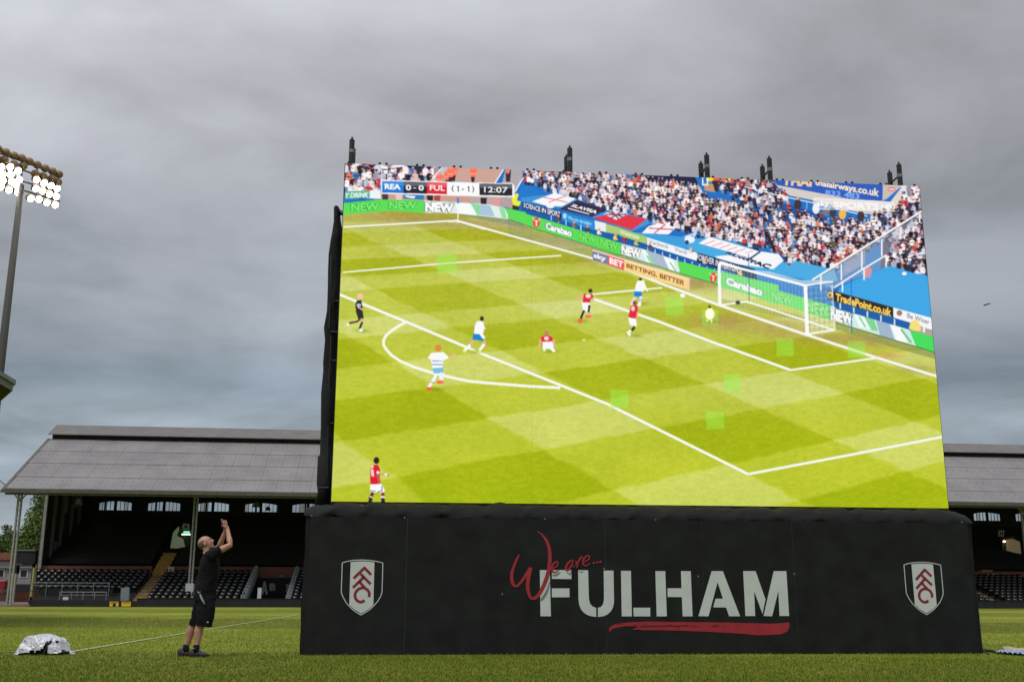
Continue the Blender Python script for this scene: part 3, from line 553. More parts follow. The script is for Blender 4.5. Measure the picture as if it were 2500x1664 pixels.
    P(z8([(1330, 360), (1430, 350), (1830, 110), (2215, 220), (2262, 612), (1885, 512)]), (62, 166, 230)); E(z8([(1992, 188)])[0], 6, 4, WH)
    for i in range(14): Ln(z8([(1450+i*10, 345-i*16), (2225+i*3, 560-i*22)]), .8, (80, 185, 245), .5)
    P(z8([(1255, 350), (1330, 358), (1888, 513), (1885, 606), (1330, 456), (1250, 425)]), (46, 40, 34)); T('TradePoint.co.uk', z8([(1335, 372), (1872, 520), (1868, 602), (1330, 450)]), (250, 208, 90), bold=.05); E(z8([(1280, 392)])[0], 7, 8, (235, 190, 90)); E(z8([(1280, 396)])[0], 3, 4, (60, 40, 30))
    P(z8([(1885, 512), (2262, 615), (2268, 730), (1888, 626)]), (246, 246, 248)); T('Be Wiser', z8([(2022, 565), (2235, 632), (2232, 675), (2020, 610)]), (130, 130, 140), bold=.01); E(z8([(1945, 565)])[0], 7, 7, (160, 120, 110)); 
    P(z8([(1330, 458), (1885, 608), (2060, 660), (2060, 730), (1560, 585), (1330, 520)]), (28, 96, 170)); 
    for i in range(5): Ln(z8([(1378+i*130, 470+i*38), (1378+i*130, 525+i*40)]), 3.4, (232, 240, 246))
    P(z8([(2050, 650), (2265, 735), (2268, 790), (2050, 730)]), (180, 160, 150)); P(z8([(2035, 715), (2050, 655), (2085, 630), (2120, 640), (2150, 700), (2150, 740), (2090, 735)]), (250, 222, 120)); Ln(z8([(2180, 700), (2180, 750)]), 6, (240, 240, 242))
    P(z6([(1160, 1240), (2170, 592), (2175, 640), (1850, 990), (1830, 1110), (1500, 1240), (1350, 1310)]), (196, 196, 206), .45)
    P(z6([(1450, 1020), (1640, 900), (1640, 1080), (1430, 1200)]), (210, 190, 190), .5); P(z6([(1630, 1170), (1640, 1110), (1680, 1105), (1705, 1140), (1690, 1205), (1640, 1210)]), (246, 150, 145), .8)
    Ln(z6([(1150, 1235), (2165, 597)]), 6, (40, 40, 50), .45); Ln(z6([(1150, 1230), (2165, 592)]), 4.6, WH); Ln(z6([(1350, 1300), (1600, 1140), (1835, 1000)]), 3.6, WH)
    for x_, y0, y1 in ((1230, 1190, 1330), (1420, 1080, 1230), (1610, 960, 1140), (1795, 850, 1010), (1970, 740, 850), (2145, 620, 700), (1430, 1240, 1340), (1630, 1130, 1230), (1835, 1000, 1110)): Ln(z6([(x_, y0), (x_, y1)]), 3.6, (248, 248, 250))
    Ln(z6([(1300, 1010), (1300, 1330)]), .1, WH)
    # photographers / stewards
    for c, col in ((z5([(560, 885)])[0], (90, 80, 70)), (z5([(735, 950)])[0], (130, 110, 90)), (z5([(880, 1000)])[0], (80, 70, 60)), (z5([(1010, 1030)])[0], (246, 236, 226)), (z5([(1190, 1090)])[0], (248, 214, 120)), (z5([(1290, 1110)])[0], (190, 40, 50)), (z5([(1420, 1150)])[0], (200, 200, 90)), (z5([(1570, 1190)])[0], (100, 80, 80)), (z7([(1350, 250)])[0], (240, 220, 190)), (z7([(1510, 370)])[0], (240, 190, 170)), (z7([(1920, 500)])[0], (245, 205, 110))):
        P([(c[0]-5, c[1]+5), (c[0]-6, c[1]-1), (c[0]-2, c[1]-5), (c[0]+3, c[1]-5), (c[0]+6, c[1]), (c[0]+5, c[1]+6)], col); E((c[0], c[1]-7), 2.8, 3.2, (215, 165, 135)); P([(c[0]+2, c[1]-3), (c[0]+7, c[1]-1), (c[0]+6, c[1]+2), (c[0]+2, c[1]+1)], (60, 50, 50), .8)
    # station ident
    P(z6([(1165, 472), (1905, 512), (1905, 592), (1165, 572)]), (255, 255, 255), .42); Ln(z6([(1165, 472), (1905, 512), (1905, 592), (1165, 572), (1165, 472)]), 1.8, WH, .9)
    T('sky', z6([(1190, 490), (1310, 496), (1310, 566), (1190, 560)]), WH, .95, bold=.04); T('SPORTS', z6([(1345, 500), (1770, 522), (1770, 582), (1345, 566)]), (255, 255, 255), .8, bold=.04); T('HD', z6([(1790, 528), (1890, 534), (1890, 576), (1790, 570)]), WH, bold=.05)
def paint_goal():
    wn = (244, 248, 246)
    P(z8([(220, 92), (500, 150), (700, 170), (1000, 250), (1300, 260), (1045, 315), (600, 200)]), (236, 242, 250), .65); P(z8([(224, 95), (1045, 310), (1060, 640), (480, 455), (235, 490)]), (240, 246, 240), .16); P(z8([(1045, 310), (1310, 280), (1322, 728), (1062, 768)]), (240, 246, 240), .22)
    for i in range(26):
        t = i/25; a = z8([(228+t*820, 110+t*200)])[0]; b = z8([(240+t*815, 480+t*180+(0 if t > .3 else (.3-t)*0))])[0]; Ln([a, b], .8, wn, .55)
    for j in range(16):
        t = j/15; Ln(z8([(228, 110+t*375), (1050, 315+t*345)]), .8, wn, .5)
    for i in range(12): t = i/11; Ln(z8([(1048+t*268, 320-t*15), (1062+t*262, 766-t*36)]), .9, (110, 120, 110) if i % 2 else wn, .5)
    for j in range(17): t = j/16; Ln(z8([(1048, 325+t*435), (1318, 310+t*418)]), .9, (110, 120, 110) if j % 2 else wn, .5)
    for j in range(8): t = j/7; Ln(z8([(240+t*20, 430+t*55), (1050, 600+t*50)]), .9, (90, 90, 70), .35)
    Ln(z8([(500, 0), (505, 450)]), 2, (60, 80, 130), .7); Ln(z8([(1483, 230), (1488, 760)]), 2.4, (30, 110, 190), .85)
    Ln(z8([(235, 490), (370, 470), (480, 455), (760, 545), (1050, 640), (1322, 728), (1062, 768)]), 4, WH)
    Ln(z8([(218, 90), (224, 492)]), 7.5, WH); Ln(z8([(215, 85), (620, 190), (1050, 305)]), 6, WH); Ln(z8([(1044, 300), (1062, 775)]), 9, WH); E(z8([(398, 465)])[0], 6, 5, (70, 80, 70)); Ln(z8([(1300, 300), (1325, 728)]), 2.5, WH, .8); Ln(z8([(1045, 300), (1310, 265)]), 3.5, WH)
def paint_players():
    W_ = (250, 250, 252); SK = (236, 178, 150); RD = (228, 40, 58); BL = (18, 134, 214); BK = (40, 36, 40)
    for x_, y_ in ((880, 808), (1160, 858), (1060, 950), (1337, 858), (1412, 784), (1546, 820), (1733, 786), (1560, 742), (926, 1236)): soft((x_+6, y_-1), 15, 4, (120, 140, 20), .55)
    # referee
    q = z9; P(q([(290, 190), (350, 180), (372, 300), (370, 330), (280, 330), (268, 240)]), BK); E(q([(338, 130)])[0], 8, 8, (246, 196, 176)); E(q([(318, 250)])[0], 6, 4, (190, 200, 215)); P(q([(275, 330), (368, 325), (385, 430), (310, 440)]), (40, 42, 40)); Ln(q([(300, 275), (350, 300), (370, 320)]), 4, SK)
    Ln(q([(340, 440), (290, 475), (190, 495)]), 4, BK); Ln(q([(360, 440), (360, 490), (325, 580)]), 5, BK); Ln(q([(340, 445), (370, 470)]), 8, SK); E(q([(345, 590)])[0], 5, 4, W_); E(q([(165, 515)])[0], 3, 3, W_)
    # white shirts
    E(q([(1998, 435)])[0], 5, 6, (60, 44, 36)); P(q([(1930, 470), (2010, 465), (2040, 560), (2010, 650), (1890, 640), (1900, 540)]), W_); P(q([(1880, 640), (2000, 650), (2030, 740), (1870, 720)]), BL); P(q([(1960, 640), (2010, 640), (2050, 700), (2010, 710)]), W_); Ln(q([(1880, 730), (1820, 810)]), 7, SK); Ln(q([(1840, 790), (1750, 880)]), 7, W_); Ln(q([(2040, 730), (2030, 790)]), 7, SK); Ln(q([(2030, 780), (1965, 870)]), 7, W_); E(q([(1760, 885)])[0], 4, 3, (230, 240, 60)); E(q([(1970, 875)])[0], 5, 3, (230, 240, 60)); Ln(q([(2020, 600), (2060, 560)]), 3, SK)
    E(q([(1400, 835)])[0], 8, 9, (222, 142, 60)); P(q([(1310, 900), (1470, 890), (1560, 970), (1470, 1000), (1460, 1110), (1325, 1110), (1300, 990), (1255, 970)]), W_); Ln(q([(1320, 1060), (1460, 1060)]), 2, (60, 120, 190)); Ln(q([(1320, 1010), (1460, 1015)]), 1.6, (90, 130, 190)); Ln(q([(1540, 970), (1640, 910)]), 3.5, SK); P(q([(1325, 1110), (1470, 1100), (1470, 1180), (1340, 1180)]), (120, 190, 226)); Ln(q([(1380, 1180), (1340, 1270), (1270, 1370)]), 7, W_); Ln(q([(1460, 1170), (1440, 1270)]), 11, (244, 240, 244)); E(q([(1280, 1390)])[0], 7, 4, (250, 90, 60)); E(q([(1425, 1300)])[0], 10, 4, (250, 110, 80)); Ln(q([(1300, 1300), (1350, 1310)]), 1.6, (60, 90, 150))
    q = z10
    E(q([(350, 722)])[0], 5, 6, (190, 130, 110)); P(q([(290, 765), (345, 745), (405, 760), (440, 800), (420, 825), (300, 825), (280, 800)]), RD); E(q([(350, 780)])[0], 6, 5, (246, 226, 226)); P(q([(305, 820), (420, 815), (435, 900), (310, 900)]), W_); Ln(q([(285, 790), (262, 880)]), 5, SK); Ln(q([(430, 790), (447, 880)]), 5, SK); Ln(q([(325, 890), (325, 925)]), 6, W_); Ln(q([(400, 890), (445, 935)]), 7, W_)
    E(q([(855, 235)])[0], 5, 5, (50, 34, 30)); P(q([(780, 270), (880, 270), (890, 310), (860, 330), (850, 380), (765, 365)]), RD); E(q([(830, 295)])[0], 7, 5, (245, 225, 228)); Ln(q([(775, 280), (725, 320), (710, 350)]), 4.5, SK); P(q([(755, 365), (850, 370), (860, 470), (770, 470)]), W_); Ln(q([(785, 460), (765, 500), (745, 555)]), 5, BK); Ln(q([(845, 400), (835, 480)]), 5, BK); E(q([(735, 580)])[0], 5, 6, (250, 96, 80)); E(q([(830, 530)])[0], 8, 4, (250, 110, 96)); Ln(q([(870, 330), (900, 350)]), 4, SK)
    E(q([(1430, 105)])[0], 4, 4, (50, 34, 30)); P(q([(1400, 115), (1470, 115), (1500, 200), (1450, 250), (1365, 240), (1375, 170)]), W_); Ln(q([(1470, 150), (1510, 240)]), 4, W_); P(q([(1360, 240), (1445, 245), (1450, 310), (1355, 300)]), BL); Ln(q([(1370, 305), (1320, 400)]), 6, (245, 220, 214)); Ln(q([(1440, 300), (1420, 390)]), 7, W_); Ln(q([(1410, 330), (1450, 330)]), 1.2, (70, 80, 110)); Ln(q([(1410, 350), (1450, 352)]), 1.2, (70, 80, 110)); E(q([(1415, 400)])[0], 5, 3, W_)
    E(q([(1365, 375)])[0], 5, 6, (130, 90, 70)); P(q([(1320, 410), (1395, 400), (1405, 480), (1370, 560), (1290, 535)]), RD); E(q([(1345, 440)])[0], 5, 6, (245, 215, 220)); Ln(q([(1400, 470), (1390, 540)]), 4, SK); P(q([(1288, 540), (1380, 555), (1390, 640), (1310, 630)]), W_); Ln(q([(1365, 650), (1330, 690)]), 6, BK); Ln(q([(1320, 690), (1290, 710), (1310, 750)]), 6, W_)
    E(q([(2225, 425)])[0], 3.5, 5, (70, 60, 30)); E(q([(2228, 500)])[0], 12, 15, (250, 246, 120)); E(q([(2228, 500)])[0], 10, 13, (255, 255, 236)); Ln(q([(2200, 570), (2195, 585)]), 6, (250, 250, 200)); Ln(q([(2245, 570), (2250, 600)]), 4, (255, 250, 200)); E(q([(1915, 288)])[0], 6.5, 5, WH); E(q([(780, 800)])[0], 5, 2.5, (235, 240, 180), .8)
    q = z11
    E(q([(735, 395)])[0], 7, 8.5, (44, 24, 22)); P(q([(690, 490), (770, 490), (815, 580), (810, 800), (800, 940), (600, 930), (595, 800), (600, 540)]), (222, 26, 48)); P(q([(610, 570), (670, 600), (685, 760), (620, 740)]), (246, 222, 222)); E(q([(640, 540)])[0], 4, 3, (248, 220, 214)); E(q([(770, 665)])[0], 3.6, 4, W_); Ln(q([(800, 700), (920, 700), (1030, 750)]), 5, (214, 160, 110)); E(q([(945, 708)])[0], 3, 3, W_); Ln(q([(750, 700), (790, 800), (810, 910)]), 6, (196, 100, 70))
    P(q([(590, 930), (850, 920), (925, 1060), (910, 1130), (600, 1120)]), W_); P(q([(595, 1070), (720, 1072), (720, 1085), (595, 1085)]), (30, 60, 70)); Ln(q([(860, 960), (860, 1070), (760, 1105)]), 1.8, (60, 70, 110)); P(q([(700, 1110), (830, 1110), (700, 1180)]), (170, 190, 30)); Ln(q([(655, 1110), (620, 1200)]), 8, (96, 44, 34)); Ln(q([(880, 1110), (880, 1200)]), 8, (140, 70, 50)); Ln(q([(610, 1210), (595, 1340)]), 9, BK); Ln(q([(880, 1230), (885, 1340)]), 9, BK); Ln(q([(580, 1200), (650, 1225)]), 3.4, (250, 220, 190)); Ln(q([(835, 1215), (925, 1220)]), 4.5, W_)
def paint_score():
    q = z4
    P(q([(562, 305), (2205, 350), (2235, 375), (2232, 525), (572, 482)]), (250, 246, 250)); 
    for a, b, c, c2 in ((582, 850, (30, 120, 210), (60, 150, 230)), (850, 1140, (36, 34, 46), (120, 122, 136)), (1140, 1392, (222, 34, 46), (240, 110, 120)), (1392, 1797, (252, 252, 252), (252, 252, 252)), (1797, 2208, (34, 32, 40), (120, 122, 134))):
        y = lambda x_: (x_-582)*.0245
        P(q([(a, 320+y(a)), (b, 320+y(b)), (b, 465+y(b)), (a, 465+y(a))]), c); P(q([(a, 320+y(a)), (b, 320+y(b)), (b, 375+y(b)), (a, 375+y(a))]), c2, .75)
    T('REA', q([(612, 352), (815, 358), (815, 430), (612, 424)]), WH, bold=.05); T('0', q([(876, 366), (945, 368), (945, 440), (876, 438)]), WH, bold=.04); T('0', q([(1035, 370), (1103, 372), (1103, 443), (1035, 441)]), WH, bold=.04); Ln(q([(967, 408), (1012, 409)]), 2.2, WH); T('FUL', q([(1175, 372), (1365, 376), (1365, 446), (1175, 440)]), WH, bold=.03); [T(ch, q([(a, 376+(a-1450)*.03), (b, 376+(a-1450)*.03), (b, 456+(a-1450)*.03), (a, 456+(a-1450)*.03)]), (50, 46, 56), bold=.01) for ch, a, b in (('(', 1452, 1478), (')', 1706, 1730))]; [Ln(q([(a-14, 398), (a, 388), (a, 452)]), 2.2, (50, 46, 56)) for a in (1534,)]; [Ln(q([(a-14, 402), (a, 392), (a, 456)]), 2.2, (50, 46, 56)) for a in (1664,)]; Ln(q([(1576, 424), (1606, 425)]), 2, (50, 46, 56)); T('12:07', q([(1855, 390), (2150, 398), (2150, 472), (1855, 464)]), WH, bold=.02)
    Ln(q([(1530, 560), (1530, 810)]), 2.6, (245, 245, 250)); E(q([(1528, 565)])[0], 3, 8, (70, 130, 220)); Ln(q([(1400, 832), (1620, 838)]), 2.2, WH, .7)
paint_pitch(); paint_stand(); paint_goal(); paint_players(); paint_score()
blur(1)
img += (rng.random((CH, CW, 1)).astype(np.float32)-.5)*7
img[:, int(CW*5/16):int(CW*5/16)+1] *= .88
pic = np.clip(img, 0, 255).reshape(GH, SS, GW, SS, 3).mean((1, 3))
pic[::3] *= .985

# ------------------------------------------------------------------ video wall
vw = thing('video_wall', 'giant lit LED screen showing a football match, standing above the black banner base', 'video screen', W0+wU*SW/2-wN*.3-UP*2.27)
def wp(a, b, c): return W0+wU*a-wN*b+UP*c           # along, behind, up
def build_picture():
    gx = np.linspace(0, SW, GW); gz = np.linspace(SH, 0, GH)
    org = np.array(vw['_org']); X, Z = np.meshgrid(gx, gz)
    V = np.array(W0)[None, None]+X[..., None]*np.array(wU)+Z[..., None]*np.array((0, 0, 1.))-org
    me = bpy.data.meshes.new('display'); n = GW*GH; me.vertices.add(n); me.vertices.foreach_set('co', V.reshape(-1).astype(np.float32))
    i, j = np.meshgrid(np.arange(GH-1), np.arange(GW-1), indexing='ij'); a = (i*GW+j).ravel(); q = np.stack([a, a+GW, a+GW+1, a+1], 1).astype(np.int32)
    me.loops.add(q.size); me.loops.foreach_set('vertex_index', q.ravel()); me.polygons.add(len(q)); me.polygons.foreach_set('loop_start', np.arange(len(q), dtype=np.int32)*4); me.update(calc_edges=True)
    at = me.color_attributes.new('diode', 'FLOAT_COLOR', 'POINT'); c = np.ones((n, 4), np.float32); c[:, :3] = lin(pic.reshape(-1, 3)); at.data.foreach_set('color', c.ravel())
    m = bpy.data.materials.new('led picture'); m.use_nodes = True; t = m.node_tree; b = t.nodes['Principled BSDF']; an = t.nodes.new('ShaderNodeAttribute'); an.attribute_name = 'diode'
    b.inputs['Base Color'].default_value = (.01, .01, .01, 1); b.inputs['Roughness'].default_value = .6; b.inputs['Specular IOR Level'].default_value = .1; t.links.new(an.outputs['Color'], b.inputs['Emission Color']); b.inputs['Emission Strength'].default_value = 1.0
    me.materials.append(m); o = bpy.data.objects.new('display', me); COL.objects.link(o); o.parent = vw; o['_org'] = tuple(org)
    o['label'] = 'lit picture of a football match with score bar and crowd'
build_picture()
q = MB(); q.box((-.012, .01, -.03), (SW+.012, .16, SH+.005), wp); q.build('cabinet', M['bezel'], vw)
for i in range(0, 17):
    for dz in (-.055, .055):
        a = i*SW/16+dz
        if a < 0 or a > SW: continue
        q = MB(); q.tube([wp(a, .06, SH+.003), wp(a, .06, SH+.055)], .022, 8); q.build('corner_pin', M['steel'], vw)
for k, (px, top) in enumerate(((857, 340), (1392, 361), (1727, 378), (1880, 386), (2196, 401))):
    a0 = (hit(px, 400, wp(0, .25, 0), wN)-W0).dot(wU); zt = (hit(px, top, wp(0, .25, 0), wN)-W0).z
    tw = MB(); tw.tube([wp(a0, .28, 0), wp(a0, .28, zt)], .046, 10); tw.tube([wp(a0, .28, zt), wp(a0, .28, zt+.05)], .018, 8)
    t = tw.build('support_pole', M['steel'], vw)
    t2 = MB(); t2.tube([wp(a0, .66, 0), wp(a0, .66, zt)], .046, 10); t2.tube([wp(a0, .66, zt), wp(a0, .66, zt+.05)], .018, 8); t2.build('support_pole', M['steel'], vw)
    br = MB(); zz = [SH*.1*i for i in range(11)]
    for z0_ in (zt-.45, zt-1.3, zt-2.2, zt-3.2): br.tube([wp(a0, .28, z0_+.25), wp(a0, .66, z0_+.25)], .018, 6); br.tube([wp(a0, .28, z0_+.2), wp(a0, .66, z0_-.55)], .018, 6)
    br.build('brace', M['steel'], vw)
    cl = MB(); cl.tube([wp(a0, .28, zt-.24), wp(a0, .28, zt-.18)], .049, 10); cl.build('pole_band', M['galv'], vw)
# cloth-wrapped side mast on the left, ladder rungs towards the screen
outl = [(512, 816, 827), (540, 816, 829), (575, 812, 834), (590, 806, 835), (620, 804, 834), (660, 803, 831), (700, 801, 830), (735, 799, 828), (760, 797, 826), (800, 795, 825), (830, 796, 822), (885, 790, 820), (905, 790, 820), (960, 786, 818), (1040, 784, 817), (1110, 780, 815), (1115, 779, 814), (1180, 777, 812), (1200, 775, 811), (1232, 773, 812)]
ma = MB(); pts = []; rad = []
for y, xl, xr in outl:
    A_ = hit(xl, y, wp(0, .45, 0), wN); B_ = hit(xr+2, y, wp(0, .45, 0), wN); pts.append((A_+B_)/2); rad.append(((A_-B_).length/2*(1.12+.13*math.sin(y*.7)+.07*math.sin(y*.23)), .15+.06*math.sin(y*.31)))
ma.tube(pts, rad, 18, flat=wU); o = ma.build('wrapped_mast', M['drape'], vw, smooth=True)
ru = MB()
for y, xa in ((735, 812), (810, 808), (880, 810), (1033, 802), (1190, 777)):
    A_ = hit(xa, y, wp(0, .3, 0), wN); B_ = hit(xa+26, y, wp(0, .2, 0), wN); ru.tube([A_, B_], .018, 8)
ru.tube([hit(818, 508, wp(0, .4, 0), wN), hit(842, 524, wp(0, .3, 0), wN)], .03, 8); ru.tube([hit(826, 522, wp(0, .4, 0), wN), hit(842, 524, wp(0, .3, 0), wN)], .022, 8)
ru.tube([hit(819, 506, wp(0, .45, 0), wN), hit(819, 515, wp(0, .45, 0), wN)], .03, 8); ru.tube([hit(826, 512, wp(0, .45, 0), wN), hit(826, 518, wp(0, .45, 0), wN)], .018, 8)
for y0_, y1_, xa in ((620, 700, 809), (740, 800, 806), (820, 900, 808), (900, 1030, 804), (1040, 1180, 801)): ru.tube([hit(xa, y0_, wp(0, .27, 0), wN), hit(xa-2, y1_, wp(0, .27, 0), wN)], .012, 6)
ru.build('mast_rungs', M['steel'], vw)

# ------------------------------------------------------------------ banner base
B0 = Vector((-3.0224, 16.2338, 0)); BW, BH = 10.33, 2.035
def bp_(a, b, c): return B0+wU*a-wN*b+UP*c
base = thing('banner_base', 'long black draped plinth with white lettering and two crests under the screen', 'banner base', bp_(BW/2, .6, 0))
d = MB()   # draped body, a little wider than the printed panel, bulging sideways
nz = 14
def side(sgn, zf, b):
    f = .075*(1+.10*math.sin(zf*7+b*7+sgn)); return (-f-.004*math.sin(zf*23)) if sgn < 0 else BW+f+.004*math.sin(zf*19+2)
rings = []
for i in range(nz+1):
    zf = i/nz; z = zf*(BH-.02); r_ = []
    for (a, b) in [('L', .02), ('L', .5), ('L', 1.0), ('R', 1.0), ('R', .5), ('R', .02)]:
        r_.append(bp_(side(-1 if a == 'L' else 1, zf, b), b, z))
    rings.append(r_)
n = 6
for r_ in rings: d.v += [tuple(p) for p in r_]
for i in range(nz):
    for k in range(n): d.f.append((i*n+k, i*n+(k+1) % n, (i+1)*n+(k+1) % n, (i+1)*n+k)); d.mi.append(0)
d.build('side_drape', M['drape'], base, smooth=True)
# top roll of cloth
NX, NY = 320, 14
V = []; F_ = []
for i in range(NX+1):
    a = -.1+(BW+.2)*i/NX; edge = min(1, min(i, NX-i)/9.)
    fold = max(0, noise.noise(Vector((a*2.3, 5, 0))))*.10+abs(math.sin(a*math.pi/.58+.5*math.sin(a*1.3)))**10*.085
    for j in range(NY+1):
        t = j/NY; ang = t*math.pi*.62
        b = .0+.46*t**1.2-.05*math.sin(math.pi*min(1, t*2.))*(.6+.5*noise.noise(Vector((a*3, t*3, 2))))-fold*.8*math.sin(math.pi*t)
        z = BH-.03+.235*math.sin(min(1, t*1.5)*math.pi/2)*(.55+.45*edge)+.035*noise.noise(Vector((a*4, t*2, 9)))+.012*noise.noise(Vector((a*13, t*7, 4)))-fold*math.sin(math.pi*t)*.5
        if t > .9: z -= .02
        V.append(bp_(a, b-.012, z)); 
for i in range(NX):
    for j in range(NY): k = i*(NY+1)+j; F_.append((k, k+NY+1, k+NY+2, k+1))
d = MB(); d.add(V, F_)
d.build('top_drape', M['drape'], base, smooth=True)
lid = MB(); lid.box((-.05, .40, BH-.3), (BW+.05, 1.0, BH+.05), bp_); lid.build('top_deck', M['drape'], base)
d = MB(); d.box((0, -.012, .0), (BW, .06, BH-.03), bp_); d.build('front_panel', M['banner'], base)
for px, wv_ in ((994, .012), (1475, .01), (1711, .006), (1930, .008)):
    P1 = hit(px, 1262, bp_(0, 0, 0), wN); a = (P1-B0).dot(wU); sm_ = MB(); sm_.box((a, -.0155, .01), (a+wv_, -.0125, BH-.05), bp_); sm_.build('panel_seam', M['seam'], base)
for px, py in ((761, 1258), (988, 1263), (1226, 1449), (1474, 1387), (1704, 1406), (1938, 1400), (2347, 1274), (1330, 1266), (1600, 1268)):
    P1 = hit(px, py, bp_(0, 0, 0), wN); a, z = (P1-B0).dot(wU), P1.z; ey = MB(); ey.tube([bp_(a, -.013, z), bp_(a, -.02, z)], .012, 8); ey.build('eyelet', M['galv'], base)
def onb(pts, h_): return [hit(x_, y_, bp_(0, 0, 0), wN)+wN*h_ for x_, y_ in pts]
zb = z_(1220, 1280, 3.1838)
def bprint(name, polys, m, h_=.016, label=None, parent=base):
    q = MB()
    for p in polys:
        P_ = onb(p, h_)
        if parent is not None and parent is not base: pass
        flatpoly(q, P_)
    o = q.build(name, m, parent)
    if label: o['label'] = label
    return o
uc = lambda pts: pts
LET = dict(F=[[(311, 352), (388, 352), (397, 710), (316, 710)], [(404, 352), (556, 352), (556, 422), (404, 420)], [(404, 494), (541, 494), (541, 563), (404, 563)]],
 U=[[(608, 352), (686, 354), (690, 520), (692, 575), (700, 610), (720, 634), (748, 645), (749, 715), (715, 711), (680, 700), (650, 680), (630, 655), (616, 620), (611, 580)], [(807, 356), (883, 356), (887, 580), (886, 610), (878, 645), (862, 672), (838, 695), (805, 710), (762, 716), (762, 645), (785, 638), (800, 620), (807, 595), (809, 560)]],
 L=[[(941, 358), (1018, 358), (1026, 711), (947, 711)], [(1036, 644), (1168, 644), (1168, 711), (1040, 711)]],
 H=[[(1208, 360), (1285, 360), (1297, 711), (1218, 711)], [(1407, 360), (1483, 360), (1497, 711), (1420, 711), (1414, 562), (1303, 560), (1303, 493), (1411, 493)]],
 A=[[(1645, 360), (1732, 360), (1866, 710), (1781, 710), (1757, 642), (1657, 641), (1676, 574), (1733, 574), (1691, 446), (1621, 710), (1542, 710)]],
 M=[[(1890, 360), (1986, 360), (2063, 578), (2040, 693), (1975, 515), (1983, 708), (1907, 708)], [(2127, 360), (2225, 360), (2247, 708), (2172, 708), (2163, 513), (2115, 710), (2048, 708)]])
for k_ in 'FULHAM':
    pass
for k_ in ('F', 'U', 'L', 'H', 'A', 'M'): bprint('letter', [zb(p) for p in LET[k_]], M['letters'], .016, f'white stencil letter {k_}')
def ribbon(pts, wds, sub=8):   # variable-width brush stroke as polygons in zoom coordinates
    pts = np.array(pts, float); n = len(pts); P2 = []; W2 = []
    for i in range(n-1):
        p0, p1, p2, p3 = pts[max(i-1, 0)], pts[i], pts[i+1], pts[min(i+2, n-1)]
        for t in np.linspace(0, 1, sub, endpoint=False):
            P2.append(.5*((2*p1)+(-p0+p2)*t+(2*p0-5*p1+4*p2-p3)*t*t+(-p0+3*p1-3*p2+p3)*t**3)); W2.append(wds[i]*(1-t)+wds[i+1]*t)
    P2.append(pts[-1]); W2.append(wds[-1]); P2 = np.array(P2); d_ = np.gradient(P2, axis=0); d_ /= np.linalg.norm(d_, axis=1)[:, None]+1e-9; nr = np.stack([-d_[:, 1], d_[:, 0]], 1)
    Lf = P2+nr*np.array(W2)[:, None]/2; Rt = P2-nr*np.array(W2)[:, None]/2
    return [[tuple(Lf[i]), tuple(Lf[i+1]), tuple(Rt[i+1]), tuple(Rt[i])] for i in range(len(P2)-1)]
def strokes(name, lst, m, h_, label, zz=zb, parent=base):
    q = MB()
    for pts, wds in lst:
        for quad in ribbon(pts, wds):
            P_ = [hit(x_, y_, bp_(0, 0, 0), wN)+wN*h_ for x_, y_ in zz(quad)]; q.add(P_, [(0, 1, 2, 3)])
    o = q.build(name, m, parent); 
    if label: o['label'] = label
    return o
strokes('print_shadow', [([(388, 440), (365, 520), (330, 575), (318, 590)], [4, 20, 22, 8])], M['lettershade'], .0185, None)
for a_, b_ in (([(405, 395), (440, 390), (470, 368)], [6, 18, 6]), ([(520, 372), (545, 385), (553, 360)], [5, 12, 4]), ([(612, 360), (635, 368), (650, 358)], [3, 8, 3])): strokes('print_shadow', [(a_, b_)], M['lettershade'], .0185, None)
def dot(cx, cy, r): return ([(cx-r, cy), (cx, cy), (cx+r, cy)], [r*.9, r*2, r*.9])
HW = [([(150, 232), (118, 300), (94, 375), (96, 445), (125, 478), (165, 445), (205, 385), (240, 335)], [12, 20, 24, 26, 18, 20, 24, 30]),
    ([(240, 333), (220, 420), (218, 500), (235, 560), (264, 572), (300, 545), (345, 462), (375, 370), (388, 270), (383, 185), (358, 118), (325, 76), (290, 52)], [28, 30, 26, 20, 24, 28, 30, 30, 28, 26, 20, 12, 3]),
    ([(404, 345), (440, 322), (452, 297), (438, 287), (412, 310), (404, 345), (415, 368), (440, 365), (458, 348)], [10, 11, 11, 13, 15, 16, 13, 10, 5]),
    ([(572, 282), (555, 278), (528, 300), (512, 335), (522, 354), (545, 335), (568, 290), (562, 318), (582, 326)], [10, 14, 17, 17, 15, 15, 14, 10, 8]),
    ([(592, 280), (598, 332), (605, 300), (618, 270), (640, 247)], [12, 14, 12, 16, 18]), ([(652, 290), (685, 272), (695, 249), (676, 241), (650, 268), (645, 300), (662, 318), (688, 310), (698, 296)], [9, 11, 11, 13, 15, 15, 12, 9, 5]),
    dot(730, 297, 9), dot(756, 292, 9), dot(780, 287, 10)]
for k_, st1 in enumerate(HW): strokes('handwriting' if k_ < 6 else 'dot', [st1], M['red'], .021+.0004*k_, 'stroke of the red brush script We are...' if k_ < 6 else None)
und = [(846, 828), (850, 800), (880, 778), (940, 764), (1050, 755), (1150, 752), (1400, 755), (1700, 758), (1960, 764), (2100, 768), (2180, 765), (2235, 758), (2250, 762), (2248, 800), (2230, 830), (2190, 848), (2100, 855), (2000, 857), (1900, 848), (1800, 840), (1600, 830), (1400, 822), (1200, 818), (1120, 818), (1060, 814), (1030, 815), (1045, 803), (1080, 797), (1050, 788), (980, 786), (920, 796), (880, 806), (858, 826)]
bprint('underline', [zb(und)], M['red'], .016, 'red dry-brush underline stroke')
stk = [[(1040+i*55+random.uniform(-20, 20), 786+random.uniform(-10, 12)) for _ in (0,)][0] for i in range(13)]
sp_ = []
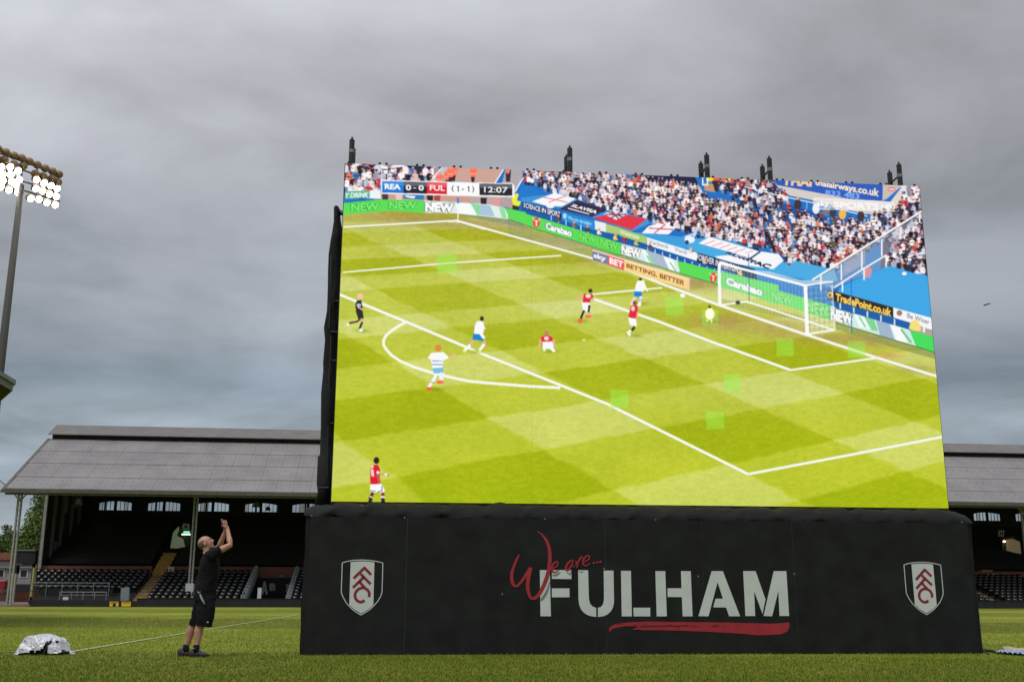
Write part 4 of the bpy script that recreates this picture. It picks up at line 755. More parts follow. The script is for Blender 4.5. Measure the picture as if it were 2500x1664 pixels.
for (x_, y_) in stk:
    l = random.uniform(30, 70)*(1 if x_ < 1500 else .35); sp_.append([(x_, y_), (x_+l*.5, y_-random.uniform(1, 3.5)), (x_+l, y_), (x_+l*.5, y_+random.uniform(1, 4))])
sp_ += [[(1085, 790), (1200, 784), (1400, 783), (1590, 786), (1400, 789), (1200, 791), (1100, 797)], [(1640, 786), (1690, 784), (1690, 790), (1640, 790)], [(1738, 784), (1750, 782), (1748, 794)], [(900, 775), (980, 768), (940, 775)]]
bprint('bare_streaks', [zb(p) for p in sp_], M['banner'], .0175)
# crests
zc_ = z_(800, 1340, 8.712)
def crest(shift_a, shift_z, label):
    def place(pts, h_):
        out = []
        for x_, y_ in zc_(pts):
            Pp = hit(x_, y_, bp_(0, 0, 0), wN); out.append(Pp+wU*shift_a+UP*shift_z+wN*h_)
        return out
    q = MB(); outline = [(312, 285), (430, 252), (560, 232), (740, 226), (900, 235), (1050, 258), (1173, 290), (1166, 600), (1155, 920), (1120, 1010), (1060, 1110), (980, 1200), (880, 1290), (710, 1395), (600, 1330), (500, 1250), (400, 1140), (330, 1020), (290, 915), (300, 600), (312, 285)]
    o_ = np.array(outline); 
    for a, b in zip(outline[:-1], outline[1:]):
        a = np.array(a, float); b = np.array(b, float); d_ = (b-a)/np.linalg.norm(b-a); nr = np.array([-d_[1], d_[0]])*9; a2 = a-d_*3; b2 = b+d_*3
        q.add(place([tuple(a2-nr), tuple(b2-nr), tuple(b2+nr), tuple(a2+nr)], .016), [(0, 1, 2, 3)])
    c = q.build('crest', M['letters'], base); c['label'] = label
    q = MB(); flatpoly(q, place([(490, 268), (620, 258), (740, 255), (880, 260), (995, 278), (985, 700), (972, 1180), (880, 1265), (710, 1365), (560, 1270), (460, 1180), (475, 700)], .016)); q.build('crest_stripe', M['letters'], c)
    q = MB()
    segs = [([(552, 618), (783, 393)], 58), ([(783, 393), (925, 540)], 58), ([(700, 520), (912, 737)], 58), ([(538, 814), (775, 585)], 58), ([(665, 675), (790, 815)], 58)]
    arc = [(878, 1012), (887, 945), (862, 880), (812, 836), (750, 818), (680, 832), (620, 880), (585, 950), (588, 1025), (628, 1088), (690, 1117), (740, 1110), (785, 1080)]
    for pts, wd in segs:
        for quad in ribbon(pts, [wd, wd], 2): q.add(place(quad, .0185), [(0, 1, 2, 3)])
    for quad in ribbon(arc, [60]*len(arc), 4): q.add(place(quad, .0185+.0), [(0, 1, 2, 3)])
    q.add(place([(745, 395), (783, 358), (825, 398), (783, 435)], .0186), [(0, 1, 2, 3)])
    q.build('monogram', M['crestred'], c)
crest(0, 0, 'white-outlined shield crest with red letters FFC, left')
r1 = hit(800+312/8.712, 1340+285/8.712, bp_(0, 0, 0), wN); r2 = hit(2180+238/9.227, 1350+258/9.227, bp_(0, 0, 0), wN)
crest((r2-r1).dot(wU), (r2-r1).z, 'white-outlined shield crest with red letters FFC, right')

# ================================================================== GRANDSTAND
ULm, URm = -35.35, 62.0
gs = thing('grandstand', 'long old covered grandstand with grey sheet roof and arched windows behind the screen', 'grandstand', s(5, 8, 0))
def bx(q, lo, hi): return q.box(lo, hi, s)
def slab(q, u0, u1, a, b, th):     # sloping sheet from (v,z)=a to b
    (v0, z0), (v1, z1) = a, b
    return q.hexa([s(u0, v0, z0-th), s(u1, v0, z0-th), s(u1, v1, z1-th), s(u0, v1, z1-th), s(u0, v0, z0), s(u1, v0, z0), s(u1, v1, z1), s(u0, v1, z1)])
RV0, RZ0, RV1, RZ1 = -.45, 7.93, 8.3, 12.62
def rz(v): return RZ0+(v-RV0)*(RZ1-RZ0)/(RV1-RV0)
q = MB(); cuts = [RV0, 1.55, 3.9, 6.1, RV1]     # four overlapping courses of sheets
random.seed(3)
for i in range(4):
    a, b = cuts[i], cuts[i+1]; u = ULm
    while u < URm:
        u2 = min(u+1.22, URm); e_ = random.uniform(0, .012); k = (4-i)*0
        slab(q, u+.006, u2-.006, (a-.12 if i else a, rz(a-.12 if i else a)+.045+e_), (b, rz(b)+.0+e_), .05); u = u2
slabm = q.build('roof', M['roof'], gs)
q = MB()
for i in range(4):
    for fr in (.3, .62):
        v = cuts[i]+(cuts[i+1]-cuts[i])*fr; u = ULm+.3
        while u < URm:
            z = rz(v)+.03; q.box((u, v-.02, z-.02), (u+.035, v+.02, z+.035), s); u += .61
q.build('roof_bolts', M['gutter'], gs)
q = MB(); slab(q, ULm, URm, (RV0+.1, rz(RV0+.1)-.09), (RV1, RZ1-.09), .12); slab(q, ULm, URm, (RV1+.002, RZ1-.09), (10.4, 13.5), .12); slab(q, ULm, URm, (10.4, 13.5), (20.2, 9.35), .15); q.build('roof_boarding', M['timber'], gs)
q = MB(); slab(q, ULm-.12, URm, (8.02, 13.0), (10.0, 13.98), .06); q.build('vent_roof', M['rooftop'], gs)
q = MB(); slab(q, ULm-.12, URm, (10.0, 14.0), (10.12, 14.04), .1); slab(q, ULm-.1, URm, (10.1, 14.0), (12.5, 12.9), .06); q.build('ridge_cap', M['colpaint'], gs)
q = MB(); bx(q, (ULm+.1, 8.45, 12.35), (URm, 8.6, 13.1)); q.build('vent_side', M['timber'], gs)
q = MB(); bx(q, (ULm-.25, -.75, 7.66), (URm, -.5, 7.80)); bx(q, (ULm-.2, -.66, 7.81), (URm, -.46, 7.91)); bx(q, (ULm, -.49, 7.52), (URm, -.40, 7.655)); q.build('gutter', M['gutter'], gs)
q = MB(); slab(q, ULm-.2, ULm, (RV0-.2, RZ0-.02), (RV1, RZ1+.05), .22); q.build('bargeboard', M['gutter'], gs)
# back wall with arched openings
WU = [-32.5+4.287*k for k in range(-1+1, 22)]
WU = [-32.55, -28.42, -24.25, -20.1, -15.98]+[-15.98+4.287*k for k in range(1, 18)]
hw, wz0, wz1 = 1.42, 7.93, 8.62; WV = 19.0
q = MB(); bx(q, (ULm, WV, 0), (URm, WV+.3, wz0))
prev = ULm
for u in WU:
    bx(q, (prev, WV, wz0), (u-hw, WV+.3, 9.6)); prev = u+hw
    na = 14
    for i in range(na):
        a0, a1 = -1+2*i/na, -1+2*(i+1)/na; h0, h1 = wz1+.13-.17*a0*a0, wz1+.13-.17*a1*a1
        q.hexa([s(u+a0*hw, WV, h0), s(u+a1*hw, WV, h1), s(u+a1*hw, WV+.3, h1), s(u+a0*hw, WV+.3, h0), s(u+a0*hw, WV, 9.6), s(u+a1*hw, WV, 9.6), s(u+a1*hw, WV+.3, 9.6), s(u+a0*hw, WV+.3, 9.6)])
bx(q, (prev, WV, wz0), (URm, WV+.3, 9.6)); q.build('back_wall', M['timber'], gs)
def window(u, dirty):
    q = MB()
    for sgn in (-1, 1):
        for i in range(5):
            a = u+sgn*(.10+i*(hw-.14)/4)
            bx(q, (a-.022, WV+.05, wz0), (a+.022, WV+.11, wz1+.12-.17*((a-u)/hw)**2))
    bx(q, (u-.12, WV+.02, wz0), (u+.12, WV+.09, wz1+.12)); bx(q, (u-hw, WV+.02, wz0-.04), (u+hw, WV+.1, wz0+.04)); f = q.build('window', M['timber'], gs)
    q = MB()
    for sgn in (-1, 1):
        for i in range(4):
            q.cur = int((sgn, i) in dirty)
            a0, a1 = u+sgn*(.10+i*(hw-.14)/4), u+sgn*(.10+(i+1)*(hw-.14)/4); zt = wz1+.1-.17*(((a0+a1)/2-u)/hw)**2
            bx(q, (min(a0, a1), WV+.07, wz0), (max(a0, a1), WV+.076, zt))
    q.build('pane', [M['glass'], M['glassdirty']], f)
    return f
random.seed(5)
for u in WU: window(u, set((random.choice((-1, 1)), random.randrange(4)) for _ in range(random.randrange(0, 3))))
# end wall (boarded, with posts), lower brick wall, terraces
q = MB(); bx(q, (ULm-.05, 8.4, 0), (ULm+.1, 19, 9.3)); q.hexa([s(ULm-.05, 8.4, 9.3), s(ULm+.1, 8.4, 9.3), s(ULm+.1, 19, 9.3), s(ULm-.05, 19, 9.3), s(ULm-.05, 8.4, 12.4), s(ULm+.1, 8.4, 12.4), s(ULm+.1, 19, 9.7), s(ULm-.05, 19, 9.7)]); q.build('end_wall', M['timber2'], gs)
for v in (8.2, 10.6, 12.8, 15.4, 17.6):
    q = MB(); bx(q, (ULm+.12, v-.1, 2.6), (ULm+.34, v+.12, rz(min(v, 8))-.1 if v < 9 else 9.3)); q.build('end_post', M['colpaint'] if v < 9 else M['galv'], gs)
for lo_, hi_ in (((ULm+.11, 16.1, 8.0), (ULm+.2, 17.3, 9.15)), ((ULm+.11, 13.2, 7.3), (ULm+.2, 14.1, 8.9)), ((ULm+.11, 10.9, 3.3), (ULm+.2, 12.4, 4.9))): q = MB(); bx(q, lo_, hi_); q.build('end_wall_panel', M['corr'], gs)
q = MB()
T0, TR, TD = .22, .235, .78
SEC = [(-33.0, -26.75, 'a'), (-25.75, -19.1, 'b'), (-15.75, 37.3, 'c'), (38.55, URm, 'd')]
for i in range(9):
    v = 1.0+TD*i; z = T0+TR*i
    for a, b, _ in SEC:
        a_ = a if a > -33 else -33.0-.30*max(0, v-1.); bx(q, (a_, v-.2, -.2), (b, 9.0, z+.01*0)) if i == 0 else bx(q, (a_, v-.2, z-TR), (b, 9.0, z))
q.build('lower_terrace', M['concrete'], gs)
q = MB(); bx(q, (ULm, 8.62, 0), (-26.95, 8.9, 2.95)); bx(q, (-27.35, 8.3, 1.6), (-26.9, 8.6, 2.97)); bx(q, (-25.6, 8.62, 0), (-18.95, 8.9, 2.95)); bx(q, (-18.95, 8.62, 2.12), (-15.9, 8.9, 2.95)); bx(q, (-15.9, 8.62, 0), (37.3, 8.9, 2.95)); bx(q, (38.55, 8.62, 0), (URm, 8.9, 2.95)); q.build('brick_wall', M['brick'], gs)
q = MB()
for i in range(13):
    v = 8.9+.78*i; z = 2.75+.33*i
    bx(q, (ULm+.15, v, z-.45 if i else 0), (URm, 19.0, z))
q.build('upper_terrace', M['darkfloor'], gs)
q = MB()
for i in range(13):
    v = 8.9+.78*i; z = 2.75+.33*i; 
    for a, b in ((ULm+.4, -27.2), (-24.2 if i > 3 else -25.4, 37.0), (39.2, URm)):
        bx(q, (a, v+.30, z+.38), (b, v+.62, z+.43)); bx(q, (a, v+.64, z+.42), (b, v+.68, z+.80))
st_ = q.build('bench_rows', M['darkfloor'], gs)
# aisles
def aisle(u0, u1):
    q = MB(); qq = MB()
    for i in range(9):
        v = 1.0+TD*i; z = T0+TR*i
        bx(q, (u0, v-.2, z-TR-.2), (u1, v+.19, z-.11)); bx(qq, (u0, v+.19, z-TR-.2), (u1, v+.58, z+.01))
    q.build('grey_steps', M['stairgrey'], gs); qq.build('ochre_steps', M['stair'], gs)
aisle(-26.75, -25.75); aisle(37.35, 38.5)
q = MB()
for i in range(5):
    v = 8.6+.78*i; z = 2.75+.33*i-.0
    bx(q, (-26.8, v-.4, z-.6), (-25.75, v-.02, z-.2)); bx(q, (-26.8, v-.02, z-.6), (-25.75, v+.38, z+.02))
q.build('upper_steps', M['stair'], gs)
q = MB()
for i in range(4): v = 8.6+.78*i; z = 2.75+.33*i; bx(q, (41.6+i*-.0, v-.02, z-.6), (42.6, v+.38, z+.02))
q.build('upper_steps', M['stair'], gs)
# upper doorways (walls given their own glow), letter boards, exit lights
def doorway(pts_wall, pts_dark, v, m_):
    q = MB(); q.prism([s(*(lambda a: (a[0], v, a[1]))(sUZ(x_, y_, v))) for x_, y_ in pts_dark], sV*.05); q.build('doorway', M['timber2'], gs)
    q = MB(); q.prism([s(*(lambda a: (a[0], v-.06, a[1]))(sUZ(x_, y_, v-.06))) for x_, y_ in pts_wall], sV*.04); q.build('doorway_wall', m_, gs)
dwm = mat('glowing plaster', (.42, .46, .36), .8, emit=(.30, .38, .22), estr=.14); dwm2 = mat('glowing warm plaster', (.45, .36, .26), .8, emit=(.42, .30, .18), estr=.15)  # plaster emits weakly, standing in for light falling inside the doorways
z5b = z_(340, 1200, 5.226)
doorway(z5b([(395, 715), (430, 520), (500, 440), (510, 480), (480, 560), (560, 600), (585, 700), (480, 720)]), z5b([(430, 480), (550, 420), (690, 500), (690, 680), (560, 700), (500, 720)]), 12.1, dwm)
z6b = z_(2340, 1200, 5.225)
doorway(z6b([(610, 610), (690, 595), (785, 640), (800, 790), (700, 770), (615, 745)]), z6b([(555, 600), (690, 560), (790, 630), (800, 800), (560, 745)]), 12.6, dwm2)
def quad_on(pts, v, th=.03): return [s(*(lambda a: (a[0], v, a[1]))(sUZ(x_, y_, v))) for x_, y_ in pts]
def sign(name, label, cat, pts, v, m_, txt=None, tm=None, tq=None, bold=.02, grp=None):
    t = thing(name, label, cat, quad_on([pts[3]], v)[0], grp); q = MB(); q.prism(quad_on(pts, v), sV*.04); q.build('panel', m_, t)
    if txt:
        V_, Tr = text_mesh(txt, bold); Q_ = quad_on(tq or pts, v-.012); q = MB(); q.add([(Q_[0]*(1-a)+Q_[1]*a)*b+(Q_[3]*(1-a)+Q_[2]*a)*(1-b) for a, b in V_], [tuple(int(i) for i in f) for f in Tr]); q.build('lettering', tm, t)
    return t
sgm = mat('dim sign', (.5, .5, .46), .8); sign('letter_sign', 'grey board with black letter A hanging above the lit doorway of the stand', 'sign', z5b([(555, 405), (640, 405), (640, 478), (552, 478)]), 11.7, sgm, 'A', M['wallblack'], z5b([(565, 415), (628, 415), (625, 470), (562, 470)]))
sign('letter_sign', 'dark frame sign with letter H at the right edge of the stand', 'sign', z6b([(515, 490), (585, 490), (578, 570), (508, 565)]), 12.2, sgm, 'H', M['wallblack'], z6b([(530, 500), (570, 500), (565, 560), (524, 557)]), bold=.05)
sign('letter_sign', 'small white board reading AL on the brick wall beside the steps', 'sign', z5b([(372, 958), (443, 958), (440, 1020), (370, 1018)]), 7.2, M['white'], 'AL', M['wallblack'], z5b([(380, 972), (436, 972), (432, 1018), (378, 1016)]), .04)
t = sign('exit_sign', 'small lit green exit sign above the pale doorway in the dark stand', 'exit sign', z5b([(565, 500), (642, 500), (642, 525), (563, 525)]), 11.8, M['exit'])
q = MB(); q.prism(quad_on(z5b([(540, 532), (652, 532), (652, 550), (540, 550)]), 11.8), sV*.05); tag(q.build('strip_light', M['tube'], None), 'bright white strip light under the green exit sign in the doorway', 'light')
t = sign('exit_sign', 'green exit sign on the brick wall above the tunnel mouth', 'exit sign', z_(560, 1360, 12.06)([(1450, 520), (1610, 520), (1605, 575), (1455, 575)]), 8.5, M['greencloth'])
q = MB(); q.ell(quad_on([(2452, 1321)], 12.3)[0], (.12, .1, .08)); tag(q.build('wall_lamp', M['warm'], None), 'small glowing wall lamp beside the pale doorway at the right edge', 'lamp')
# players' tunnel: stepped side panels, black inner walls, lettering
zt_ = z_(560, 1360, 12.06)
def stepped(u, side_):
    q = MB()
    for i in range(10):
        v = .85+TD*i; z = T0+TR*i
        for k in range(3): bx(q, (u-.04+.012*(k % 2), v+k*.26, z-.55 if side_ < 0 else z-.25), (u+.04+.012*(k % 2), v+(k+1)*.26, z+.72+.0*k)) 
        bx(q, (u-.16, v, z-.2), (u+.16, v+.14, z+.62))
    return q.build('tunnel_side_panel', M['corr'], gs)
stepped(-18.98, -1); stepped(-15.85, 1)
q = MB(); bx(q, (-18.9, 8.3, 0), (-16, 8.6, 2.12)); bx(q, (-19.05, 1, 0), (-18.95, 8.3, 1.0)); bx(q, (-18.95, .9, 0), (-15.8, 8.3, .32)); q.build('tunnel_wall', M['wallblack'], gs)
lq = [s(-18.35, 8.28, 1.95), s(-16.2, 8.28, 1.95), s(-16.2, 8.28, .75), s(-18.35, 8.28, .75)]
def letter_on(ch, pts, v, m_, bold=.05):
    V_, Tr = text_mesh(ch, bold); Q_ = quad_on(pts, v); q = MB(); q.add([(Q_[0]*(1-a)+Q_[1]*a)*b+(Q_[3]*(1-a)+Q_[2]*a)*(1-b) for a, b in V_], [tuple(int(i) for i in f) for f in Tr]); return q.build('tunnel_letter', m_, gs)
tg = mat('tunnel lettering', (.40, .40, .30), .8)
letter_on('A', zt_([(930, 700), (1140, 700), (1140, 1085), (930, 1085)]), 8.26, mat('tunnel lettering pale', (.5, .52, .55), .8), .12); letter_on('n', zt_([(1180, 755), (1350, 755), (1350, 975), (1180, 975)]), 8.26, tg, .08); letter_on('y', zt_([(1655, 780), (1780, 780), (1750, 1000), (1655, 1000)]), 8.26, tg, .08)
q = MB(); q.prism(quad_on(zt_([(838, 890), (948, 892), (925, 1243), (815, 1243)]), 1.2), sV*.35); tag(q.build('gate_post', M['white'], None), 'short white box pillar at the tunnel mouth behind the black wall', 'post')
# columns with raking braces
for cu in (-34.85, -22.95, -10.3, 2.5, 15.2, 27.9, 40.75):
    cvv = 2.6 if abs(cu+22.95) < 1 else 1.2; zb_ = .1 if cu < -34 else .6; q = MB(); zt = rz(cvv)-.25
    for du in (-.11, .11): bx(q, (cu+du-.055, cvv-.09, zb_), (cu+du+.055, cvv+.09, zt))
    zz = zb_
    while zz < zt-.4:
        q.tube([s(cu-.08, cvv, zz), s(cu+.08, cvv, zz+.35)], .012, 5); q.tube([s(cu+.08, cvv, zz+.35), s(cu-.08, cvv, zz+.7)], .012, 5); zz += .7
    c = q.build('column', M['colpaint'], gs)
    q = MB()
    for sgn in (-1, 1): q.tube([s(cu, cvv, zt-1.35), s(cu+sgn*.5, cvv, zt-.75), s(cu+sgn*1.5, cvv, zt+.1)], .05, 6)
    q.tube([s(cu, cvv, zt-1.3), s(cu, cvv-1.0, zt-.6), s(cu, -.3, rz(-.3)-.2)], .05, 6); q.tube([s(cu, cvv, zt-1.3), s(cu, cvv+1.6, zt+.5)], .05, 6)
    q.build('column_brace', M['colpaint'], gs)
    q = MB(); bx(q, (cu-.28, cvv-.28, zb_), (cu+.28, cvv+.28, 1.62 if cu > -34 else .14)); q.build('column_base', M['white'] if -30 < cu else M['colpaint'], gs)
for u in np.arange(ULm+2, URm, 4.287): q = MB(); q.tube([s(u, 18.8, 7.9), s(u, 18.8, 9.5)], .09, 6); q.tube([s(u, RV0, rz(0)-.35), s(u, 10.4, 12.9), s(u, 19, 9.1)], .07, 6); q.tube([s(u, 1, 8.35), s(u, 19, 9.0)], .06, 6); q.build('roof_truss', M['timber'], gs)
def pendant(label, px, py, v, r, kind):
    Pn = quad_on([(px, py)], v)[0]; t = thing('pendant_lamp', label, 'lamp', Pn); q = MB(); q.tube([Pn+Vector((0, 0, r)), Pn+Vector((0, 0, r+.9))], .02, 6); q.build('rod', M['timber'], t)
    q = MB(); q.tube([Pn, Pn+Vector((0, 0, r*.9)), Pn+Vector((0, 0, r*1.3))], [r, r*.7, r*.25], 12); q.build('shade', M['wallblack'] if kind else M['colpaint'], t)
pendant('grey bell-shaped lamp hanging before the third arched window', 626, 1237, 17, .38, 0); pendant('round dark lamp hanging on a thin rod before the fourth arched window', 654, 1245, 17, .25, 1)
pendant('grey shaded lamp hanging before the dark end wall of the stand', 190, 1232, 15, .4, 0)

# perimeter wall, boards, fenced bay
q = MB(); bx(q, (-33.0, -.15, 0), (-26.0, 0, .40)); bx(q, (-26.0, -.17, 0), (URm, .01, .55)); q.box((-26.0, -.2, .55), (URm, .05, .585), s)
o = tag(q.build('perimeter_wall', M['wallblack'], None), 'low black pitch-side wall running along the foot of the grandstand', 'wall')
yb = z_(0, 1180, 4.9)
for nm, pts, txt in (('first', [(1312, 1408), (1418, 1408), (1418, 1466), (1310, 1466)], 1), ('second', [(1455, 1408), (1565, 1408), (1562, 1466), (1453, 1466)], 0)):
    lab = 'yellow advertising board with black round emblem at the foot of the black wall' if txt else 'plain yellow advertising board nearest the steps on the black wall'
    t = thing('advert_board', lab, 'board', quad_on([yb(pts)[3]], -.25)[0]); q = MB(); q.prism(quad_on(yb(pts), -.25), sV*.05); q.build('board', M['yellow'], t)
    q = MB(); (x0, y0), (x1, y1) = pts[0], pts[1]; q.prism(quad_on(yb([(x0+12, y0+8), (x1-8, y0+8), (x1-8, y0+16), (x0+12, y0+16)]), -.262), sV*.01)
    if txt: c_ = quad_on(yb([(1367, 1448)]), -.262)[0]; q.tube([c_, c_+sV*.01], .11, 16)
    q.build('print', M['wallblack'], t)
q = MB(); bx(q, (-33.1, .05, 0), (-27.2, .25, .45)); bx(q, (-33.2, 2.6, 0), (-28.3, 2.75, 1.25)); o = tag(q.build('bay_wall', M['wallblack'], None), 'black walls of the fenced spectator bay at the left end', 'wall')
def rail(label, u0, u1, v, z0, z1, n, grp=None):
    t = thing('handrail', label, 'railing', s((u0+u1)/2, v, z0)); q = MB(); q.tube([s(u0, v, z1), s(u1, v, z1)], .03, 8); q.tube([s(u0, v, z1-.2), s(u1, v, z1-.2)], .022, 8); q.build('rail', M['galv'], t)
    for i in range(n+1): q = MB(); u = u0+(u1-u0)*i/n; q.tube([s(u, v, z0), s(u, v, z1)], .035, 8); q.build('post', M['galv'], t)
rail('long grey handrail on five posts in front of the left seating block', -33.9, -28.55, 2.5, .4, 1.62, 5); rail('shorter low grey handrail in front of the long one at the bay', -31.3, -28.2, .45, .3, .98, 4)
q = MB(); q.prism(quad_on(yb([(1448, 1245), (1548, 1238), (1540, 1395), (1440, 1400)]), 1.3), sV*.2); tag(q.build('bay_gate', M['corr'], None), 'grey steel gate panel at the right end of the fenced bay', 'gate')
q = MB(); q.prism(quad_on(yb([(752, 1352), (818, 1352), (816, 1394), (750, 1394)]), .3), sV*.04); tag(q.build('notice_board', M['white'], None), 'small white notice fixed on the low rail of the bay', 'sign')

# ------------------------------------------------------------------ seats
def seat_mesh():
    q = MB(); w_ = .20
    # back shell: rounded, leaning
    rows = [(0, .22, .18), (0.015, .34, .205), (.03, .48, .205), (.05, .57, .19), (.062, .61, .14)]
    vs = []; nn = len(rows)
    for (y, z, hw_) in rows:
        for t in (-1, -.5, 0, .5, 1): vs.append((t*hw_, y+.26-.03*(1-t*t)*-1, z))
    for (y, z, hw_) in rows:
        for t in (-1, -.5, 0, .5, 1): vs.append((t*hw_, y+.30+.03*(1-t*t), z))
    fs = []
    for b in (0, nn*5):
        for i in range(nn-1):
            for k in range(4): fs.append((b+i*5+k, b+i*5+k+1, b+(i+1)*5+k+1, b+(i+1)*5+k))
    for k in range(4): fs.append(((nn-1)*5+k, (nn-1)*5+k+1, nn*5+(nn-1)*5+k+1, nn*5+(nn-1)*5+k)); fs.append((k, k+1, nn*5+k+1, nn*5+k))
    for i in range(nn-1): fs.append((i*5, (i+1)*5, nn*5+(i+1)*5, nn*5+i*5)); fs.append((i*5+4, (i+1)*5+4, nn*5+(i+1)*5+4, nn*5+i*5+4))
    q.add(vs, fs)
    q.cur = 1; q.ell((0, .17, .44), (.185, .10, .15), Matrix.Rotation(R(-40), 3, 'X'), 14, 8); q.cur = 0      # tipped-up pan
    q.box((-.17, .26, .0), (-.12, .32, .3)); q.box((.12, .26, .0), (.17, .32, .3))
    return q
sq = seat_mesh()
seat_data = None
def num(n): return ['first', 'second', 'third', 'fourth', 'fifth', 'sixth', 'seventh', 'eighth', 'ninth', 'tenth', 'eleventh', 'twelfth', 'thirteenth', 'fourteenth', 'fifteenth', 'sixteenth', 'seventeenth', 'eighteenth', 'nineteenth', 'twentieth'][n]
allseats = []
for i in range(9):
    v = 1.0+TD*i; z = T0+TR*i
    if i >= 3:
        ul = -33.1-.32*(v-1); k = 0; u = -27.05
        while u > ul: allseats.append((u, v, z, i, k, 'left of the yellow steps')); u -= .49; k += 1
    k = 0; u = -25.45
    while u < -19.3:
        allseats.append((u, v, z, i, k, 'right of the yellow steps')); u += .49; k += 1
    k = 0; u = -15.4
    while u < -14.0: allseats.append((u, v, z, i, k, 'right of the tunnel')); u += .49; k += 1
    k = 0; u = 38.85
    while u < 43.9: allseats.append((u, v, z, i, k, 'right of the far right steps')); u += .49; k += 1
    k = 0; u = 37.1
    while u > 35.8: allseats.append((u, v, z, i, k, 'left of the far right steps')); u -= .49; k += 1
random.seed(11)
allseats = [a for a in allseats if not (abs(a[0]+22.95) < .3 and 2.2 < a[1] < 3)]
allseats.sort(key=lambda a: (s(a[0], a[1], a[2])-CAMP).length)
first = None
for (u, v, z, i, k, side_) in allseats[:300]:
    P_ = s(u, v, z)
    if first is None:
        q2 = MB(); q2.v = list(sq.v); q2.f = list(sq.f); q2.mi = list(sq.mi); first = q2.build('stadium_seat', [M['seat'], M['seatpan']], None, smooth=True, loc=(0, 0, 0)); o = first
    else: o = first.copy(); COL.objects.link(o)
    o.location = P_; o.rotation_euler = (R(random.uniform(-2, 2)), 0, SA+R(random.uniform(-4, 4)))
    tag(o, f'black tip-up seat, {num(i)} row up, {num(k)} {side_}', 'seat', 'black seats in the lower tier')
q = MB()
for (u, v, z, i, k, side_) in allseats[300:]:
    P_ = s(u, v, z); rm = Matrix.Rotation(SA, 3, 'Z'); q.add([rm @ Vector(p)+P_ for p in sq.v], sq.f); q.mi[-len(sq.f):] = sq.mi
if q.v: tag(q.build('stadium_seats', [M['seat'], M['seatpan']], None, smooth=True), 'remaining rows of black seats farther off at the right end', 'seats', kind='stuff')

# ================================================================== LEFT EDGE: buildings, posts, trees, floodlight, roof corner
YB = 118
def yq(pts, Y): return [atY(x_, y_, Y) for x_, y_ in pts]
zl = z_(0, 1330, 9.227)
bb = thing('brick_building', 'low red brick building with grey lean-to behind the corner of the stand', 'building', atY(0, 1480, YB))
q = MB(); a, b = atY(-60, 1356, YB), atY(60, 1470, YB); q.box((a.x, YB, 0), (b.x+3, YB+8, a.z)); q.build('wall', M['brick'], bb)
q = MB(); c0, c1 = atY(0, 1354, YB-.1), atY(60, 1366, YB-.1); q.box((a.x, YB-.15, c1.z), (b.x+3, YB+8.1, c0.z+.25)); q.build('parapet', M['brick'], bb)
q = MB(); c0, c1 = atY(0, 1372, YB-1), atY(60, 1387, YB-3); q.hexa([Vector((a.x, YB-3.2, c1.z)), Vector((b.x, YB-3.2, c1.z)), Vector((b.x, YB-.16, c0.z)), Vector((a.x, YB-.16, c0.z)), Vector((a.x, YB-3.2, c1.z+.1)), Vector((b.x, YB-3.2, c1.z+.1)), Vector((b.x, YB-.16, c0.z+.1)), Vector((a.x, YB-.16, c0.z+.1))]); q.build('lean_to_roof', M['concrete'], bb)
Yk = 112
kk = thing('white_kiosk', 'white rendered kiosk with dark windows seen between the posts', 'kiosk', atY(30, 1465, Yk))
def yb2(q, x0, y0, x1, y1, Y, d): A_, B_ = atY(x0, y1, Y), atY(x1, y0, Y); q.box((A_.x, Y, A_.z), (B_.x, Y+d, B_.z)); return q
q = MB(); yb2(q, -12, 1386, 80, 1425, Yk, 3); q.build('wall', mat('grey render', (.24, .24, .24), .85, var=.12, scale=2), kk)
q = MB(); yb2(q, -12, 1425.2, 80, 1444, Yk, 2.9); q.build('plinth', M['wallblack'], kk)
q = MB(); yb2(q, -12, 1381, 82, 1386, Yk-.3, 3.4); q.build('roof', M['galv'], kk)
for x0, x1 in ((-8, 12), (46, 69)):
    q = MB(); yb2(q, x0, 1389, x1, 1409, Yk-.06, .05); w_ = q.build('window', M['white'], kk); q = MB(); yb2(q, x0+3, 1391, x1-3, 1407, Yk-.09, .025); q.build('pane', M['wallblack'], w_)
Yc = 84
q = MB(); yb2(q, 39, 1344, 88, 1375, Yc, 2.4); gt = thing('camera_gantry', 'black boxed gantry raised between the lattice column and the stand', 'gantry', atY(62, 1476, Yc)); q.build('cabin', M['wallblack'], gt)
q = MB(); yb2(q, 25, 1341, 87, 1343.6, Yc-.1, 2.6); q.build('roof_edge', M['galv'], gt)
q = MB(); yb2(q, 31, 1377, 42, 1400, Yc, .5); yb2(q, 14, 1405, 24, 1470, Yc, .5); yb2(q, 69, 1372, 82, 1474, Yc+.3, .4); yb2(q, 42, 1378, 78, 1381, Yc, .3); q.build('support', M['wallblack'], gt)
for lab, pts, m_ in (('cream painted pole, left of the pair beside the passage', (25.5, 1399, 28.5, 1470), M['cream']), ('cream painted pole, right of the pair beside the passage', (33, 1399, 37, 1470), M['cream'])):
    q = MB(); xm = (pts[0]+pts[2])/2; A_, B_ = atY(xm-4, pts[3], 82), atY(xm+4, pts[1], 82); B2 = A_.copy(); B2.z = B_.z; q.tube([A_, B2], .11, 10); q.tube([A_, A_+Vector((0, 0, .12))], .16, 10); tag(q.build('pole', m_, None), lab, 'pole', 'cream poles by the passage')
q = MB(); A_ = atY(76, 1456, 80.5); q.tube([A_, A_+Vector((0, 0, 2.1))], .08, 10); q.tube([A_+Vector((0, 0, .45)), A_+Vector((0, 0, .6))], .13, 10); tag(q.build('pole', M['yellowpole'], None), 'pale yellow pole at the corner of the black perimeter wall', 'pole')
